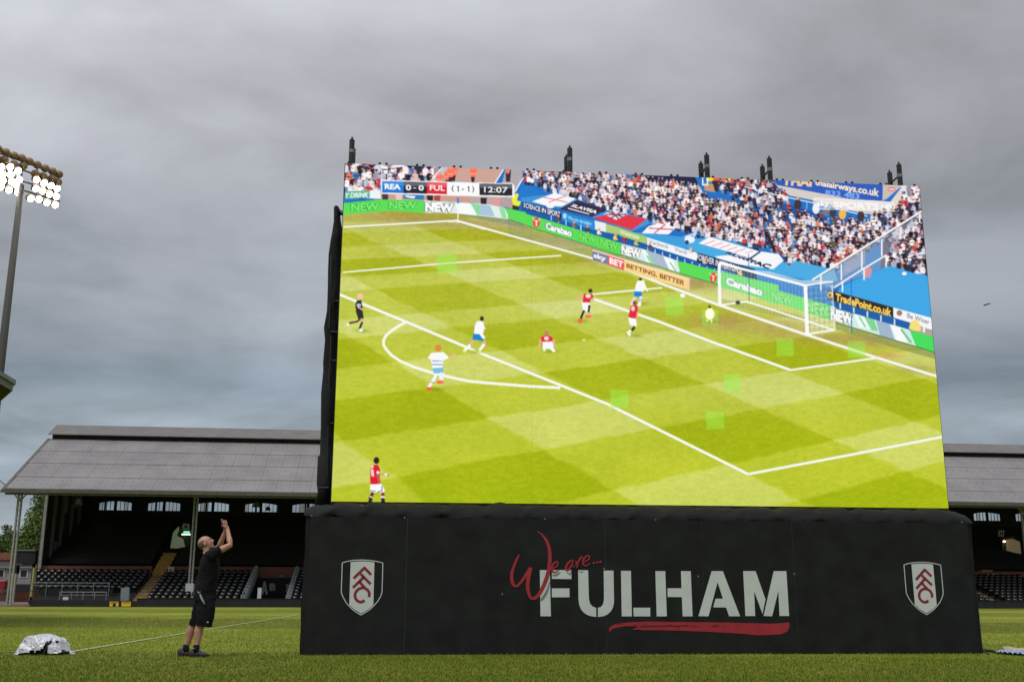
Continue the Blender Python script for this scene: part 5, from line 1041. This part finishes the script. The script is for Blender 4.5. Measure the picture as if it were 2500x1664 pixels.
bn = thing('wheelie_bin', 'red wheeled bin at the left edge by the kiosk', 'bin', atY(3, 1452, 88)); q = MB(); A_ = atY(2, 1450, 88); q.hexa([A_+Vector(p) for p in ((-.32, -.3, .08), (.32, -.3, .08), (.32, .3, .08), (-.32, .3, .08), (-.4, -.38, 1.0), (.4, -.38, 1.0), (.4, .38, 1.0), (-.4, .38, 1.0))]); q.build('body', M['redplastic'], bn)
q = MB(); q.hexa([A_+Vector(p) for p in ((-.42, -.42, 1.01), (.42, -.42, 1.01), (.42, .42, 1.01), (-.42, .42, 1.01), (-.36, -.36, 1.1), (.36, -.36, 1.1), (.36, .4, 1.16), (-.36, .4, 1.16))]); q.build('lid', M['redplastic'], bn)
q = MB(); q.tube([A_+Vector((-.3, .3, .1)), A_+Vector((.3, .3, .1))], .1, 10); q.build('wheels', M['wallblack'], bn)
bf = thing('crowd_barrier', 'low grey tubular barrier at the left edge of the pitch', 'barrier', atY(8, 1476, 80)); q = MB()
A_, B_ = atY(-12, 1476, 80), atY(20, 1476, 80); zt = 1.05; q.tube([A_, A_+UP*zt, B_+UP*zt, B_], .03, 8); q.tube([A_+UP*.25, B_+UP*.25], .02, 6)
for i in range(1, 8): c = A_.lerp(B_, i/8); q.tube([c+UP*.25, c+UP*zt], .012, 5)
q.build('frame', M['galv'], bf)
# trees
def leafm(name, a, b):
    m = mat(name, a, .7, spec=.3); t = m.node_tree; at = t.nodes.new('ShaderNodeAttribute'); at.attribute_name = 'tint'; t.links.new(at.outputs['Color'], t.nodes['Principled BSDF'].inputs[0]); return m
def tree(label, base, clumps, nleaf, ls, ca, cb, seed, hgt):
    rg = np.random.default_rng(seed); t = thing('tree', label, 'tree', base, 'trees behind the stand'); B_ = Vector(base)
    q = MB(); q.tube([B_, B_+Vector((.2, 0, hgt*.35)), B_+Vector((-.1, .1, hgt*.7))], [.35, .25, .12], 10)
    for (cx, cy, cz, r) in clumps[:8]: q.tube([B_+Vector((0, 0, hgt*.3)), B_+Vector((cx*.5, cy*.5, (cz+hgt*.3)*.5)), B_+Vector((cx, cy, cz))], [.14, .09, .04], 6)
    q.build('trunk', M['barkm'], t)
    wts = np.array([c[3]**2 for c in clumps]); wts /= wts.sum(); ci = rg.choice(len(clumps), nleaf, p=wts); C_ = np.array(clumps)[ci]
    d_ = rg.normal(size=(nleaf, 3)); d_ /= np.linalg.norm(d_, axis=1)[:, None]; rr = (rg.random(nleaf)**.5)*(1+.22*rg.normal(size=nleaf)*0.6)
    P_ = C_[:, :3]+d_*(rr*C_[:, 3])[:, None]; a = rg.normal(size=(nleaf, 3)); a /= np.linalg.norm(a, axis=1)[:, None]; b = np.cross(a, rg.normal(size=(nleaf, 3))); b /= np.linalg.norm(b, axis=1)[:, None]; sz = ls*(.6+.8*rg.random(nleaf))[:, None]
    V = np.stack([P_-a*sz, P_+b*sz*.6, P_+a*sz, P_-b*sz*.6], 1); V = V.reshape(-1, 3); me = bpy.data.meshes.new('crown'); me.vertices.add(len(V)); me.vertices.foreach_set('co', V.ravel()); me.loops.add(len(V)); me.loops.foreach_set('vertex_index', np.arange(len(V), dtype=np.int32)); me.polygons.add(nleaf); me.polygons.foreach_set('loop_start', np.arange(nleaf, dtype=np.int32)*4); me.update(calc_edges=True)
    at = me.color_attributes.new('tint', 'FLOAT_COLOR', 'POINT'); k = np.clip(rg.random(nleaf)*.5+.5*rg.random(len(clumps))[ci], 0, 1)[:, None]; c = np.ones((nleaf, 4, 4), np.float32); c[:, :, :3] = (np.array([ca])*(1-k)+np.array([cb])*k)[:, None, :]; at.data.foreach_set('color', c.ravel())
    me.materials.append(leafm('leaf', ca, cb)); o = bpy.data.objects.new('crown', me); COL.objects.link(o); o.parent = t; o['_org'] = tuple(base)
rg0 = random.Random(21)
def clump_at(px, py, r, Y0, B_): Pn = atY(px, py, Y0+rg0.uniform(-2, 2)); return (Pn.x-B_[0], Pn.y-B_[1], Pn.z-B_[2], r)
Tb = atY(80, 1476, 135); Tb.z = 0
cl = [clump_at(x_, y_, r, 135, Tb) for x_, y_, r in ((98, 1215, 1.0), (108, 1240, 1.6), (88, 1255, 1.3), (100, 1275, 1.9), (84, 1290, 1.6), (70, 1300, 1.1), (95, 1315, 2.0), (110, 1330, 2.2), (72, 1325, 1.8), (56, 1318, 1.1), (60, 1345, 1.8), (88, 1350, 2.3), (45, 1345, 1.3), (130, 1290, 3), (130, 1240, 2.2), (75, 1370, 2.2), (120, 1360, 2.5), (40, 1365, 1.6))]
tree('tall bright green tree between the lattice column and the end wall', Tb, cl, 15000, .16, (.055, .10, .018), (.16, .22, .05), 5, 11)
Tb2 = atY(8, 1476, 142); Tb2.z = 0
cl = [clump_at(x_, y_, r, 142, Tb2) for x_, y_, r in ((16, 1290, .7), (24, 1305, .9), (12, 1318, 1.0), (36, 1310, .8), (4, 1325, 1.1), (20, 1328, 1.2), (30, 1335, 1.2), (10, 1342, 1.7), (-8, 1345, 1.9), (28, 1352, 1.7), (0, 1362, 2.0), (20, 1368, 1.8), (-20, 1365, 2.4), (-18, 1340, 1.5), (38, 1350, 1.2))]
tree('darker, lower tree at the left edge above the brick building', Tb2, cl, 11000, .15, (.05, .085, .02), (.12, .17, .045), 6, 8)
# floodlight tower
FY = 62
fb = atY(-2, 905, FY); ftop = atY(50, 474, FY); fx = ftop.x
fl = thing('floodlight', 'tall floodlight mast with a slanting bank of blazing lamps at the left edge', 'floodlight', (fx, FY, 0))
q = MB(); q.tube([(fx, FY, 0), (fx, FY, ftop.z*.5), (fx, FY, ftop.z+.6)], [.34, .25, .17], 16); q.build('mast', mat('mast paint', (.07, .065, .06), .75), fl, smooth=True)
zf = z_(0, 330, 8.25)
pA = atY(*zf([(130, 315)])[0], FY-1.0); pB = hit(*zf([(1200, 760)])[0], (0, 0, pA.z+.0), (0, 0, 1))
fd = Vector((pB.x-pA.x, pB.y-pA.y, 0)).normalized(); fn = Vector((fd.y, -fd.x, 0)).normalized()
if fn.dot(CAMP-pA) < 0: fn = -fn
lampbody = mat('lamp housing', (.32, .20, .12), .6, .2, var=.2, scale=3)
lit = [[(740, 900), (890, 965), (1030, 1020), (1155, 1080)], [(730, 1080), (860, 1125), (1000, 1190), (1140, 1240)], [(625, 1280), (790, 1295), (950, 1360), (1115, 1405)],
       [(20, 1040), (185, 1105), (365, 1150), (-140, 990)], [(30, 640), (60, 800), (210, 640), (220, 800), (370, 720), (390, 900), (240, 940), (60, 920), (-100, 760), (-110, 600), (-260, 700), (-120, 900), (330, 1000)]]
unl = [(-30, 245), (130, 315), (295, 385), (450, 430), (605, 500), (765, 570), (925, 640), (1070, 700), (1200, 760), (-180, 190), (100, 470), (300, 560), (480, 590), (725, 750), (885, 800), (1060, 850), (1180, 915), (-60, 420)]
def flamp(z2, on, r):
    Pn = hit(*zf([z2])[0], pA, fn); ax = (fn*.8-UP*.45).normalized() if on else (fn*.3+UP*.5).normalized()
    q = MB()
    if on: q.tube([Pn-ax*.42, Pn-ax*.3, Pn-ax*.02], [r*.35, r*.85, r], 16)
    else: q.ell(Pn-ax*.1, (r, r, r*.95), None, 16, 10)
    o = q.build('lamp', lampbody, fl, smooth=True)
    q = MB(); q.tube([Pn-ax*.03, Pn], [r*.86, r*.86], 16); q.build('lens', M['lamp'] if on else M['galv'], o)
k_ = (pA-CAMP).length/2603
for row in lit:
    for z2 in row: flamp(z2, True, 76/8.25*k_*.93)
for z2 in unl: flamp(z2, False, 78/8.25*k_)
q = MB()
for y0_, y1_ in ((380, 800), (560, 960), (1000, 1330), (820, 1150)):
    A_ = hit(*zf([(-250, y0_-100)])[0], pA-fn*.35, fn); B_ = hit(*zf([(1200, y1_)])[0], pA-fn*.35, fn); q.tube([A_, B_], .06, 6)
for x_ in (150, 450, 750, 1100): A_ = hit(*zf([(x_, 330+x_*.4)])[0], pA-fn*.35, fn); B_ = hit(*zf([(x_-30, 1080+x_*.28)])[0], pA-fn*.35, fn); q.tube([A_, B_], .05, 6)
q.build('lamp_frame', M['galv'], fl)
# corner of the neighbouring roof (upper left)
zr = z_(0, 880, 13.07); Cn = atY(*zr([(440, 640)])[0], 34); zt = Cn.z
e1 = hit(*zr([(0, 375)])[0], (0, 0, zt), (0, 0, 1)); zl_ = atY(*zr([(418, 960)])[0], 34).z
dA = (e1-Cn); dA.z = 0; dA.normalize(); Cb = Vector((Cn.x, Cn.y, zl_)); e2 = hit(*zr([(0, 1310)])[0], (0, 0, zl_), (0, 0, 1)); dB = (e2-Cb); dB.z = 0; dB.normalize()
ns = thing('neighbouring_stand', 'corner of a grey fascia roof jutting in at the left edge below the floodlight', 'building', (Cn.x-8, Cn.y, 0))
def corner_slab(q, off, z0_, z1_, la=14, lb=16):
    c0 = Vector((Cn.x, Cn.y, 0))-(dA+dB).normalized()*off; p = [c0, c0+dA*la, c0+dA*la+dB*lb, c0+dB*lb]; q.hexa([Vector((a.x, a.y, z0_)) for a in p]+[Vector((a.x, a.y, z1_)) for a in p])
q = MB(); corner_slab(q, 0, zl_, zt-.12); q.build('fascia', mat('grey fascia', (.16, .165, .16), .6, var=.15, scale=3, stretch=(3, 3, .3)), ns)
q = MB(); corner_slab(q, .07, zt-.118, zt+.02); q.build('roof_edge', M['galv'], ns)
q = MB(); corner_slab(q, -.06, zl_-.03, zl_-.003); q.build('soffit', M['timber'], ns)
q = MB(); c0 = Vector((Cn.x, Cn.y, 0))+dA*8+dB*8; q.tube([c0, c0+UP*(zl_-.05)], .25, 10); c0 += dA*5; q.tube([c0, c0+UP*(zl_-.05)], .25, 10); q.build('roof_column', M['galv'], ns)
# aircraft
zp = z_(2250, 700, 3.92); Ap = atY(*zp([(624, 166)])[0], 3200); ar = thing('airplane', 'tiny dark aeroplane flying in the grey sky right of the screen', 'airplane', Ap); k = 3200/2603/3.92*1.0
sx = lambda a, b, c=0: Ap+Vector(((a-624)*k, c, -(b-166)*k))
q = MB(); q.tube([sx(595, 178), sx(602, 177), sx(640, 162), sx(654, 156)], [.6, 2.1, 2.1, .5], 10); q.build('fuselage', M['plane'], ar)
q = MB(); q.prism([sx(615, 172, -2), sx(628, 167, -2), sx(612, 160, 12), sx(606, 161, 12)], UP*.6); q.prism([sx(615, 172, 2), sx(630, 167, 2), sx(652, 172, -16), sx(640, 176, -16)], UP*.6); q.build('wing', M['plane'], ar)
q = MB(); q.prism([sx(596, 177), sx(604, 175), sx(592, 166), sx(588, 168)], Vector((0, .8, 0))); q.prism([sx(640, 162), sx(652, 157), sx(656, 166), sx(650, 167)], Vector((0, .8, 0))); q.build('tail_fin', M['plane'], ar)

# ================================================================== NEAR THINGS: mat, cable, covered kit
q = MB(); c0 = atZ(2428, 1595.5); c1 = atZ(2447, 1591); far1, far0 = atZ(2640, 1602), atZ(2640, 1613)
mt = thing('ground_mat', 'blue woven mat with cream back edge lying on the grass at the right', 'mat', atZ(2460, 1597))
n = 60; top = []
NB = 10
vs = []; fs = []
for i in range(n+1):
    t = i/n; A_ = c0.lerp(far0, t); B_ = c1.lerp(far1, t)
    for j in range(NB+1): p = A_.lerp(B_, j/NB); vs.append((p.x, p.y, .035+.012*math.sin(i*1.7+j*2.1)+.01*((i+j) % 2)+.02*noise.noise(Vector((p.x*3, p.y*3, 0)))))
for i in range(n):
    for j in range(NB): a = i*(NB+1)+j; fs.append((a, a+NB+1, a+NB+2, a+1))
b_ = len(vs)
q.add(vs, fs); q.build('woven_top', M['blue'], mt)
q = MB()
for i in range(n):
    a0, a1 = c1.lerp(far1, .05+i/n), c1.lerp(far1, .05+(i+1)/n); q.add([(a0.x, a0.y, .03), (a1.x, a1.y, .03), (a1.x, a1.y+.12, .085+.01*math.sin(i*.4)), (a0.x, a0.y+.12, .085+.01*math.sin((i-1)*.4))], [(0, 1, 2, 3)])
q.build('raised_edge', M['matcream'], mt)
q = MB(); a0, a1 = atZ(2402, 1590), atZ(2436, 1594); q.tube([a0+UP*.02, a0.lerp(a1, .5)+Vector((0, .05, .03)), a1+UP*.02], .022, 8); a2 = atZ(2413, 1597); q.tube([a0+UP*.015, a2+UP*.01], .012, 6); tag(q.build('power_cable', M['cable'], None), 'black cable lying from the plinth corner to the blue mat', 'cable')

zb2 = z_(0, 1500, 7.853)
bc = atZ(*zb2([(840, 775)])[0]); bc.z = 0
kit = thing('covered_kit', 'crumpled silver plastic sheet thrown over black kit on the grass', 'covered equipment', bc+Vector((0, .22, 0)))
prof = [(315, 720), (330, 670), (410, 560), (480, 460), (530, 410), (640, 385), (740, 368), (800, 355), (870, 362), (990, 390), (1100, 425), (1200, 460), (1260, 560), (1300, 640), (1350, 700), (1380, 735)]
pr = [(atY(*zb2([p])[0], bc.y+.22)) for p in prof]; px_ = np.array([p.x for p in pr]); pz_ = np.array([p.z for p in pr]); x0_, x1_ = px_[0], px_[-1]; xm = (x0_+x1_)/2; hx = (x1_-x0_)/2
NA, NR = 150, 44
def bagpt(a, rr):
    ex = math.cos(a); ey = math.sin(a); sq_ = (abs(ex)**3.2+abs(ey)**3.2)**(-1/3.2)
    X = xm+hx*ex*sq_*rr; Yo = .27*ey*sq_*rr
    H = float(np.interp(X, px_, pz_-0)); 
    f = (1-max(0, rr-.0)**5.5); z = max(0, H-.02)*min(1, f*1.08)
    if rr > .99: z = 0
    nn = Vector((X*7, Yo*7, z*7)); w_ = abs(noise.noise(nn))+.5*abs(noise.noise(nn*2.3))+.25*abs(noise.noise(nn*5))
    d = (.55-w_)*.055; P_ = Vector((X, bc.y+.25+Yo, z)); out = Vector((ex*.5, ey*.6, .7*(1-rr*.5))); return P_+out*d
q = MB(); vs = []; fs = []
for j in range(NR+1):
    rr = (j/NR)
    for i in range(NA): vs.append(bagpt(2*math.pi*i/NA, rr))
rag = [max(0, .5+.5*math.sin(i*2*math.pi/NA*3+1.2)+.7*noise.noise(Vector((i*.11, 0, 3)))) for i in range(NA)]
for j in range(NR):
    for i in range(NA):
        front = math.sin(2*math.pi*i/NA) < -.12
        zmin = min(vs[j*NA+i].z, vs[(j+1)*NA+i].z)
        th = 0; X = vs[j*NA+i].x; t = (X-x0_)/(x1_-x0_)
        if front:
            th = float(np.interp(t, [0, .12, .25, .33, .36, .45, .52, .58, .60, .64, .68, .72, .85, .95, 1], [.0, .0, .02, .02, .045, .04, .05, .10, .17, .20, .0, .0, .03, .05, .0]))
        if zmin < th: continue
        fs.append((j*NA+i, j*NA+(i+1) % NA, (j+1)*NA+(i+1) % NA, (j+1)*NA+i))
q.add([(p.x, p.y, max(p.z, .004)) for p in vs], fs)
foil = mat('silver sheet', (.74, .75, .80), .38, .2, col2=(.50, .51, .55), var=.15, scale=4, bump=.8, bscale=10, spec=.7)
o = q.build('sheet', foil, kit, smooth=False)
md = o.modifiers.new('s', 'SOLIDIFY'); md.thickness = .004
q = MB(); q.box((x0_+.16, bc.y+.07, 0), (x1_-.16, bc.y+.42, .2)); q.tube([(x0_+.08, bc.y+.1, .03), (x1_-.06, bc.y+.08, .05)], .03, 8); q.tube([(xm+.08, bc.y+.02, .02), (xm+.13, bc.y+.02, .16), (xm+.16, bc.y+.05, .2)], .018, 8); q.build('black_case', M['blackcase'], kit)

# ================================================================== PERSON
PY = 15.74; zm = z_(400, 1240, 3.92)
man = thing('person', 'bald man in black T-shirt and shorts leaning back with raised hands, on the grass', 'person', atZ(470, 1602))
def J(x_, y_, dy=0.): p = atY(*zm([(x_, y_)])[0], PY); k = (PY+dy)/PY; return Vector((p.x*k, PY+dy, EYE+(p.z-EYE)*k))
# near side is dy<0
nH, nK, nA = J(395, 850, -.09), J(352, 1110, -.10), J(312, 1325, -.11)
fH, fK, fA = J(370, 850, .09), J(280, 1125, .10), J(214, 1322, .10)
skin = MB()
skin.tube([nH, nH.lerp(nK, .5), nK, nK.lerp(nA, .3)+Vector((-.012, 0, 0)), nK.lerp(nA, .65), nA, nA+Vector((0, 0, -.05))], [.085, .078, .06, .062, .048, .038, .04], 14)
skin.tube([fH, fH.lerp(fK, .5), fK, fK.lerp(fA, .3)+Vector((-.012, 0, 0)), fK.lerp(fA, .65), fA, fA+Vector((0, 0, -.05))], [.085, .078, .06, .062, .048, .038, .04], 14)
for A_, tx in ((nA, .14), (fA, .10)): skin.tube([Vector((A_.x-.05, A_.y, .06)), Vector((A_.x+.03, A_.y, .06)), Vector((A_.x+tx, A_.y, .045))], [(.018, .018), (.02, .02), (.014, .014)], 12)
pel, wst, chs, nkb = J(400, 830), J(415, 720), J(430, 560), J(408, 430)
skin.tube([pel+Vector((0, 0, -.06)), pel, wst, J(425, 640), chs, J(440, 480), J(425, 440)], [(.11, .14), (.12, .165), (.11, .15), (.12, .16), (.125, .175), (.10, .16), (.06, .08)], 20, flat=(1, 0, 0))
hc = J(398, 328); hr = R(-30)           # head, tipped back
hm = Matrix.Rotation(hr, 3, 'Y')
def Hh(x_, y_, z2): return hc+hm @ Vector((x_, y_, z2))
skin.tube([J(412, 440), J(418, 405), hc+Vector((.0, 0, -.05))], [.062, .056, .055], 14)
skin.ell(hc+Vector((-.012, 0, .0)), (.100, .078, .090), hm, 20, 14)      # skull
skin.ell(Hh(.035, 0, -.035), (.062, .062, .082), hm, 16, 12)             # face mass
skin.ell(Hh(.060, 0, -.098), (.030, .034, .026), hm, 12, 8)              # chin
skin.ell(Hh(.025, 0, -.085), (.052, .054, .036), hm, 12, 8)              # jaw
skin.ell(Hh(.078, 0, .020), (.018, .046, .014), hm, 12, 8)               # brow
skin.tube([Hh(.086, 0, .010), Hh(.104, 0, -.020), Hh(.112, 0, -.036), Hh(.094, 0, -.046)], [.009, .011, .014, .010], 10)
skin.ell(Hh(.085, 0, -.060), (.013, .024, .007), hm, 10, 6); skin.ell(Hh(.080, 0, -.080), (.013, .021, .008), hm, 10, 6)
for sg in (-1, 1):
    skin.ell(Hh(.072, sg*.036, -.028), (.018, .018, .022), hm, 10, 8)
    e_ = Matrix.Rotation(R(20*sg), 3, 'Z'); skin.ell(Hh(.0, sg*.079, -.028), (.020, .009, .032), hm @ e_, 12, 8)
# arms
nS, nE, nW = J(470, 436, -.19), J(636, 352, -.15), J(612, 205, -.06)
fS, fE, fW = J(455, 425, .19), J(528, 372, .16), J(589, 215, .055)
skin.tube([J(430, 450, -.12), nS, nS.lerp(nE, .5), nE, nE.lerp(nW, .25), nE.lerp(nW, .6), nW], [.06, .062, .050, .042, .043, .033, .026], 14)
skin.tube([J(430, 450, .12), fS, fS.lerp(fE, .5), fE, fE.lerp(fW, .25), fE.lerp(fW, .6), fW], [.06, .060, .050, .042, .043, .033, .026], 14)
zh = z_(480, 1245, 15.67)
def K(x_, y_, dy): p = atY(*zh([(x_, y_)])[0], PY); k = (PY+dy)/PY; return Vector((p.x*k, PY+dy, EYE+(p.z-EYE)*k))
def finger(pts, r0=.0098): skin.tube(pts, [r0, r0*.98, r0*.9, r0*.78][:len(pts)], 8)
skin.tube([nW, K(1170, 660, -.055), K(1140, 590, -.05), K(1120, 545, -.048)], [(.026, .022), (.026, .036), (.020, .042), (.015, .040)], 12, flat=(1, 0, 0))
for b_, m1, m2, tip, r_ in (((1130, 555, -.082), (1165, 500, -.086), (1140, 440, -.080), (1110, 362, -.074), .0085), ((1135, 545, -.062), (1125, 490, -.064), (1080, 440, -.060), (1045, 385, -.055), .0098),
                        ((1110, 545, -.040), (1080, 490, -.040), (1045, 440, -.036), (1012, 388, -.030), .0100), ((1090, 555, -.020), (1050, 510, -.018), (1015, 470, -.012), (985, 425, -.006), .0095)):
    finger([K(*b_), K(*m1), K(*m2), K(*tip)], r_)
finger([K(1120, 640, -.025), K(1060, 620, -.008), K(1030, 590, -.002), K(1000, 545, .0)], .0115)
skin.tube([fW, K(1085, 670, .05), K(1050, 610, .045), K(1030, 570, .042)], [(.026, .022), (.024, .036), (.019, .042), (.015, .040)], 12, flat=(1, 0, 0))
for b_, m1, m2, tip, r_ in (((1045, 570, .075), (1030, 510, .078), (1000, 440, .070), (972, 330, .060), .0095), ((1035, 570, .055), (1010, 500, .056), (970, 420, .050), (930, 352, .044), .0100),
                        ((1030, 575, .035), (1000, 520, .034), (965, 470, .030), (945, 420, .026), .0100), ((1025, 585, .018), (995, 545, .014), (975, 510, .010), (965, 470, .008), .0090)):
    finger([K(*b_), K(*m1), K(*m2), K(*tip)], r_)
finger([K(1050, 650, .03), K(1000, 625, .018), K(980, 590, .010), K(975, 545, .006)], .0115)
body = skin.build('body', M['skin'], man, smooth=True); remesh(body, .0052, 2); body['label'] = 'pale reddish skin'
q = MB(); q.ell(hc+Vector((-.0165, 0, -.004)), (.0985, .0795, .0895), hm, 28, 20); hv = MB()
kf = [f for f in q.f if (lambda c: ((hm.inverted() @ (Vector(c)-hc)).z < .028-.2*max(0, (hm.inverted() @ (Vector(c)-hc)).x+.01)) and (hm.inverted() @ (Vector(c)-hc)).x < .022)([sum(q.v[i][k] for i in f)/len(f) for k in range(3)])]
hv.add(q.v, kf); hv.build('cropped_hair', M['stubble'], man, smooth=True)
q = MB()
for sg in (-1, 1): q.ell(Hh(.082, sg*.030, .000), (.010, .013, .008), hm, 10, 8)
q.build('eyes', M['eye'], man); q = MB(); q.ell(Hh(.090, 0, -.070), (.008, .019, .006), hm, 10, 6); q.build('mouth', M['mouth'], man)
# T-shirt
sh = MB(); sh.tube([J(398, 800), J(402, 760), J(418, 690), J(430, 610), J(438, 540), J(442, 480), J(436, 445), J(424, 418)], [(.150, .19), (.150, .19), (.138, .18), (.140, .19), (.138, .20), (.118, .195), (.085, .165), (.062, .085)], 26, flat=(1, 0, 0))
for sg, S_, E_ in ((-1, nS, nE), (1, fS, fE)): sh.tube([J(428, 462, .10*sg), S_.lerp(E_, .02)+Vector((0, 0, -.008)), S_.lerp(E_, .22), S_.lerp(E_, .46)], [.082, .084, .078, .074], 16)
def crumple(q, amp, fr, sd):
    for i, p in enumerate(q.v):
        p = Vector(p); n_ = noise.noise(Vector((p.x*fr+sd, p.y*fr, p.z*fr*1.6)))+.5*noise.noise(Vector((p.x*fr*2.3, p.y*fr*2, p.z*fr*2.3+sd)))
        q.v[i] = (p.x+n_*amp, p.y+n_*amp*.6, p.z)
o = sh.build('tshirt', M['shirt'], man, smooth=True); remesh(o, .008, 2)
tx = bpy.data.textures.new('folds', 'CLOUDS'); tx.noise_scale = .09
dm = o.modifiers.new('d', 'DISPLACE'); dm.texture = tx; dm.strength = .022; dm.mid_level = .5
so_ = MB(); so_.tube([J(398, 785), J(393, 840), J(388, 890)], [(.148, .185), (.158, .19), (.150, .19)], 24, flat=(1, 0, 0))
so_.tube([nH+Vector((.01, 0, 0)), J(402, 960, -.10), J(396, 1050, -.105), J(386, 1130, -.11)], [(.120, .10), (.128, .108), (.122, .105), (.112, .102)], 20, flat=(1, 0, 0))
so_.tube([fH+Vector((-.0, 0, 0)), J(352, 960, .10), J(325, 1050, .10), J(292, 1125, .105)], [(.115, .10), (.112, .105), (.098, .10), (.086, .095)], 20, flat=(1, 0, 0))
o = so_.build('shorts', M['shorts'], man, smooth=True); remesh(o, .008, 1); dm = o.modifiers.new('d', 'DISPLACE'); dm.texture = tx; dm.strength = .028; dm.mid_level = .5
q = MB(); q.tube([J(345, 820, -.27), J(360, 860, -.28), J(380, 895, -.28), J(390, 918, -.27)], [(.012, .006), (.016, .006), (.013, .006), (.006, .004)], 8); q.tube([J(322, 795, -.24), J(338, 812, -.26), J(350, 796, -.25)], .006, 6); q.build('belt_strap', mat('strap', (.30, .34, .42), .6), man)
q = MB(); q.tube([J(420, 1087, -.215), J(420, 1088, -.235)], .011, 8); q.build('shorts_badge', M['white'], man)
q = MB(); q.tube([J(386, 432, -.10), J(390, 418, -.075), J(400, 408, -.06)], .006, 6); q.build('collar_label', M['lace'], man)
for A_, toe, heel in ((nA, J(432, 1415, -.11), J(240, 1415, -.11)), (fA, J(250, 1402, .10), J(132, 1400, .10))):
    q = MB(); q.tube([A_+Vector((0, 0, .03)), A_+Vector((0, 0, -.04)), Vector((A_.x+.01, A_.y, .07))], [.043, .046, .05], 14); q.build('sock', M['shirt'], man, smooth=True)
    q = MB(); hx0, tx1 = heel.x, toe.x; L_ = tx1-hx0; yy_ = A_.y
    q.tube([Vector((hx0, yy_, .045)), Vector((hx0+L_*.08, yy_, .052)), Vector((hx0+L_*.25, yy_, .056)), Vector((hx0+L_*.42, yy_, .056)), Vector((hx0+L_*.58, yy_, .045)), Vector((hx0+L_*.85, yy_, .034)), Vector((tx1, yy_, .027))], [(.028, .022), (.045, .034), (.052, .037), (.050, .040), (.038, .044), (.028, .044), (.012, .022)], 16, flat=(0, 0, 1))
    q.tube([Vector((A_.x, yy_, .06)), Vector((A_.x-.004, yy_, .125))], [(.052, .036), (.050, .038)], 14, flat=(1, 0, 0))
    o = q.build('shoe', M['shoe'], man, smooth=True); remesh(o, .006, 2)
    q = MB(); q.tube([Vector((hx0+.005, yy_, .012)), Vector((hx0+L_*.5, yy_, .012)), Vector((tx1-.015, yy_, .012))], [(.012, .036), (.012, .042), (.010, .034)], 12, flat=(0, 0, 1)); q.build('sole', M['wallblack'], o)
    q = MB()
    for i in range(4): x_ = hx0+L_*(.48+i*.09); q.tube([Vector((x_-.015, yy_-.03, .105-i*.012)), Vector((x_, yy_, .113-i*.013)), Vector((x_+.01, yy_+.03, .105-i*.012))], .005, 6)
    q.tube([Vector((hx0+L_*.18, yy_-.042, .118)), Vector((hx0+L_*.38, yy_-.03, .128)), Vector((hx0+L_*.42, yy_+.03, .128))], .007, 6); q.build('laces', M['lace'], o)
# phone held between the hands
ph = MB(); c0, c1 = K(1040, 700, .012), K(962, 352, .012); dr = (c1-c0).normalized(); sd = Vector((0, 1, 0)); nr_ = dr.cross(sd).normalized()
def pp(a, b, c): return c0+dr*a+sd*b+nr_*c
phn = thing('phone', 'small phone in dark red case held up in the raised hands', 'phone', c0); q = MB(); q.box((0, -.034, -.0045), (.128, .034, .0045), pp); q.build('case', M['phone'], phn)
q = MB(); q.box((.006, -.032, .0046), (.122, .030, .006), pp); q.build('screen', M['bezel'], phn)

for o in bpy.data.objects:
    if '_org' in o.keys(): del o['_org']
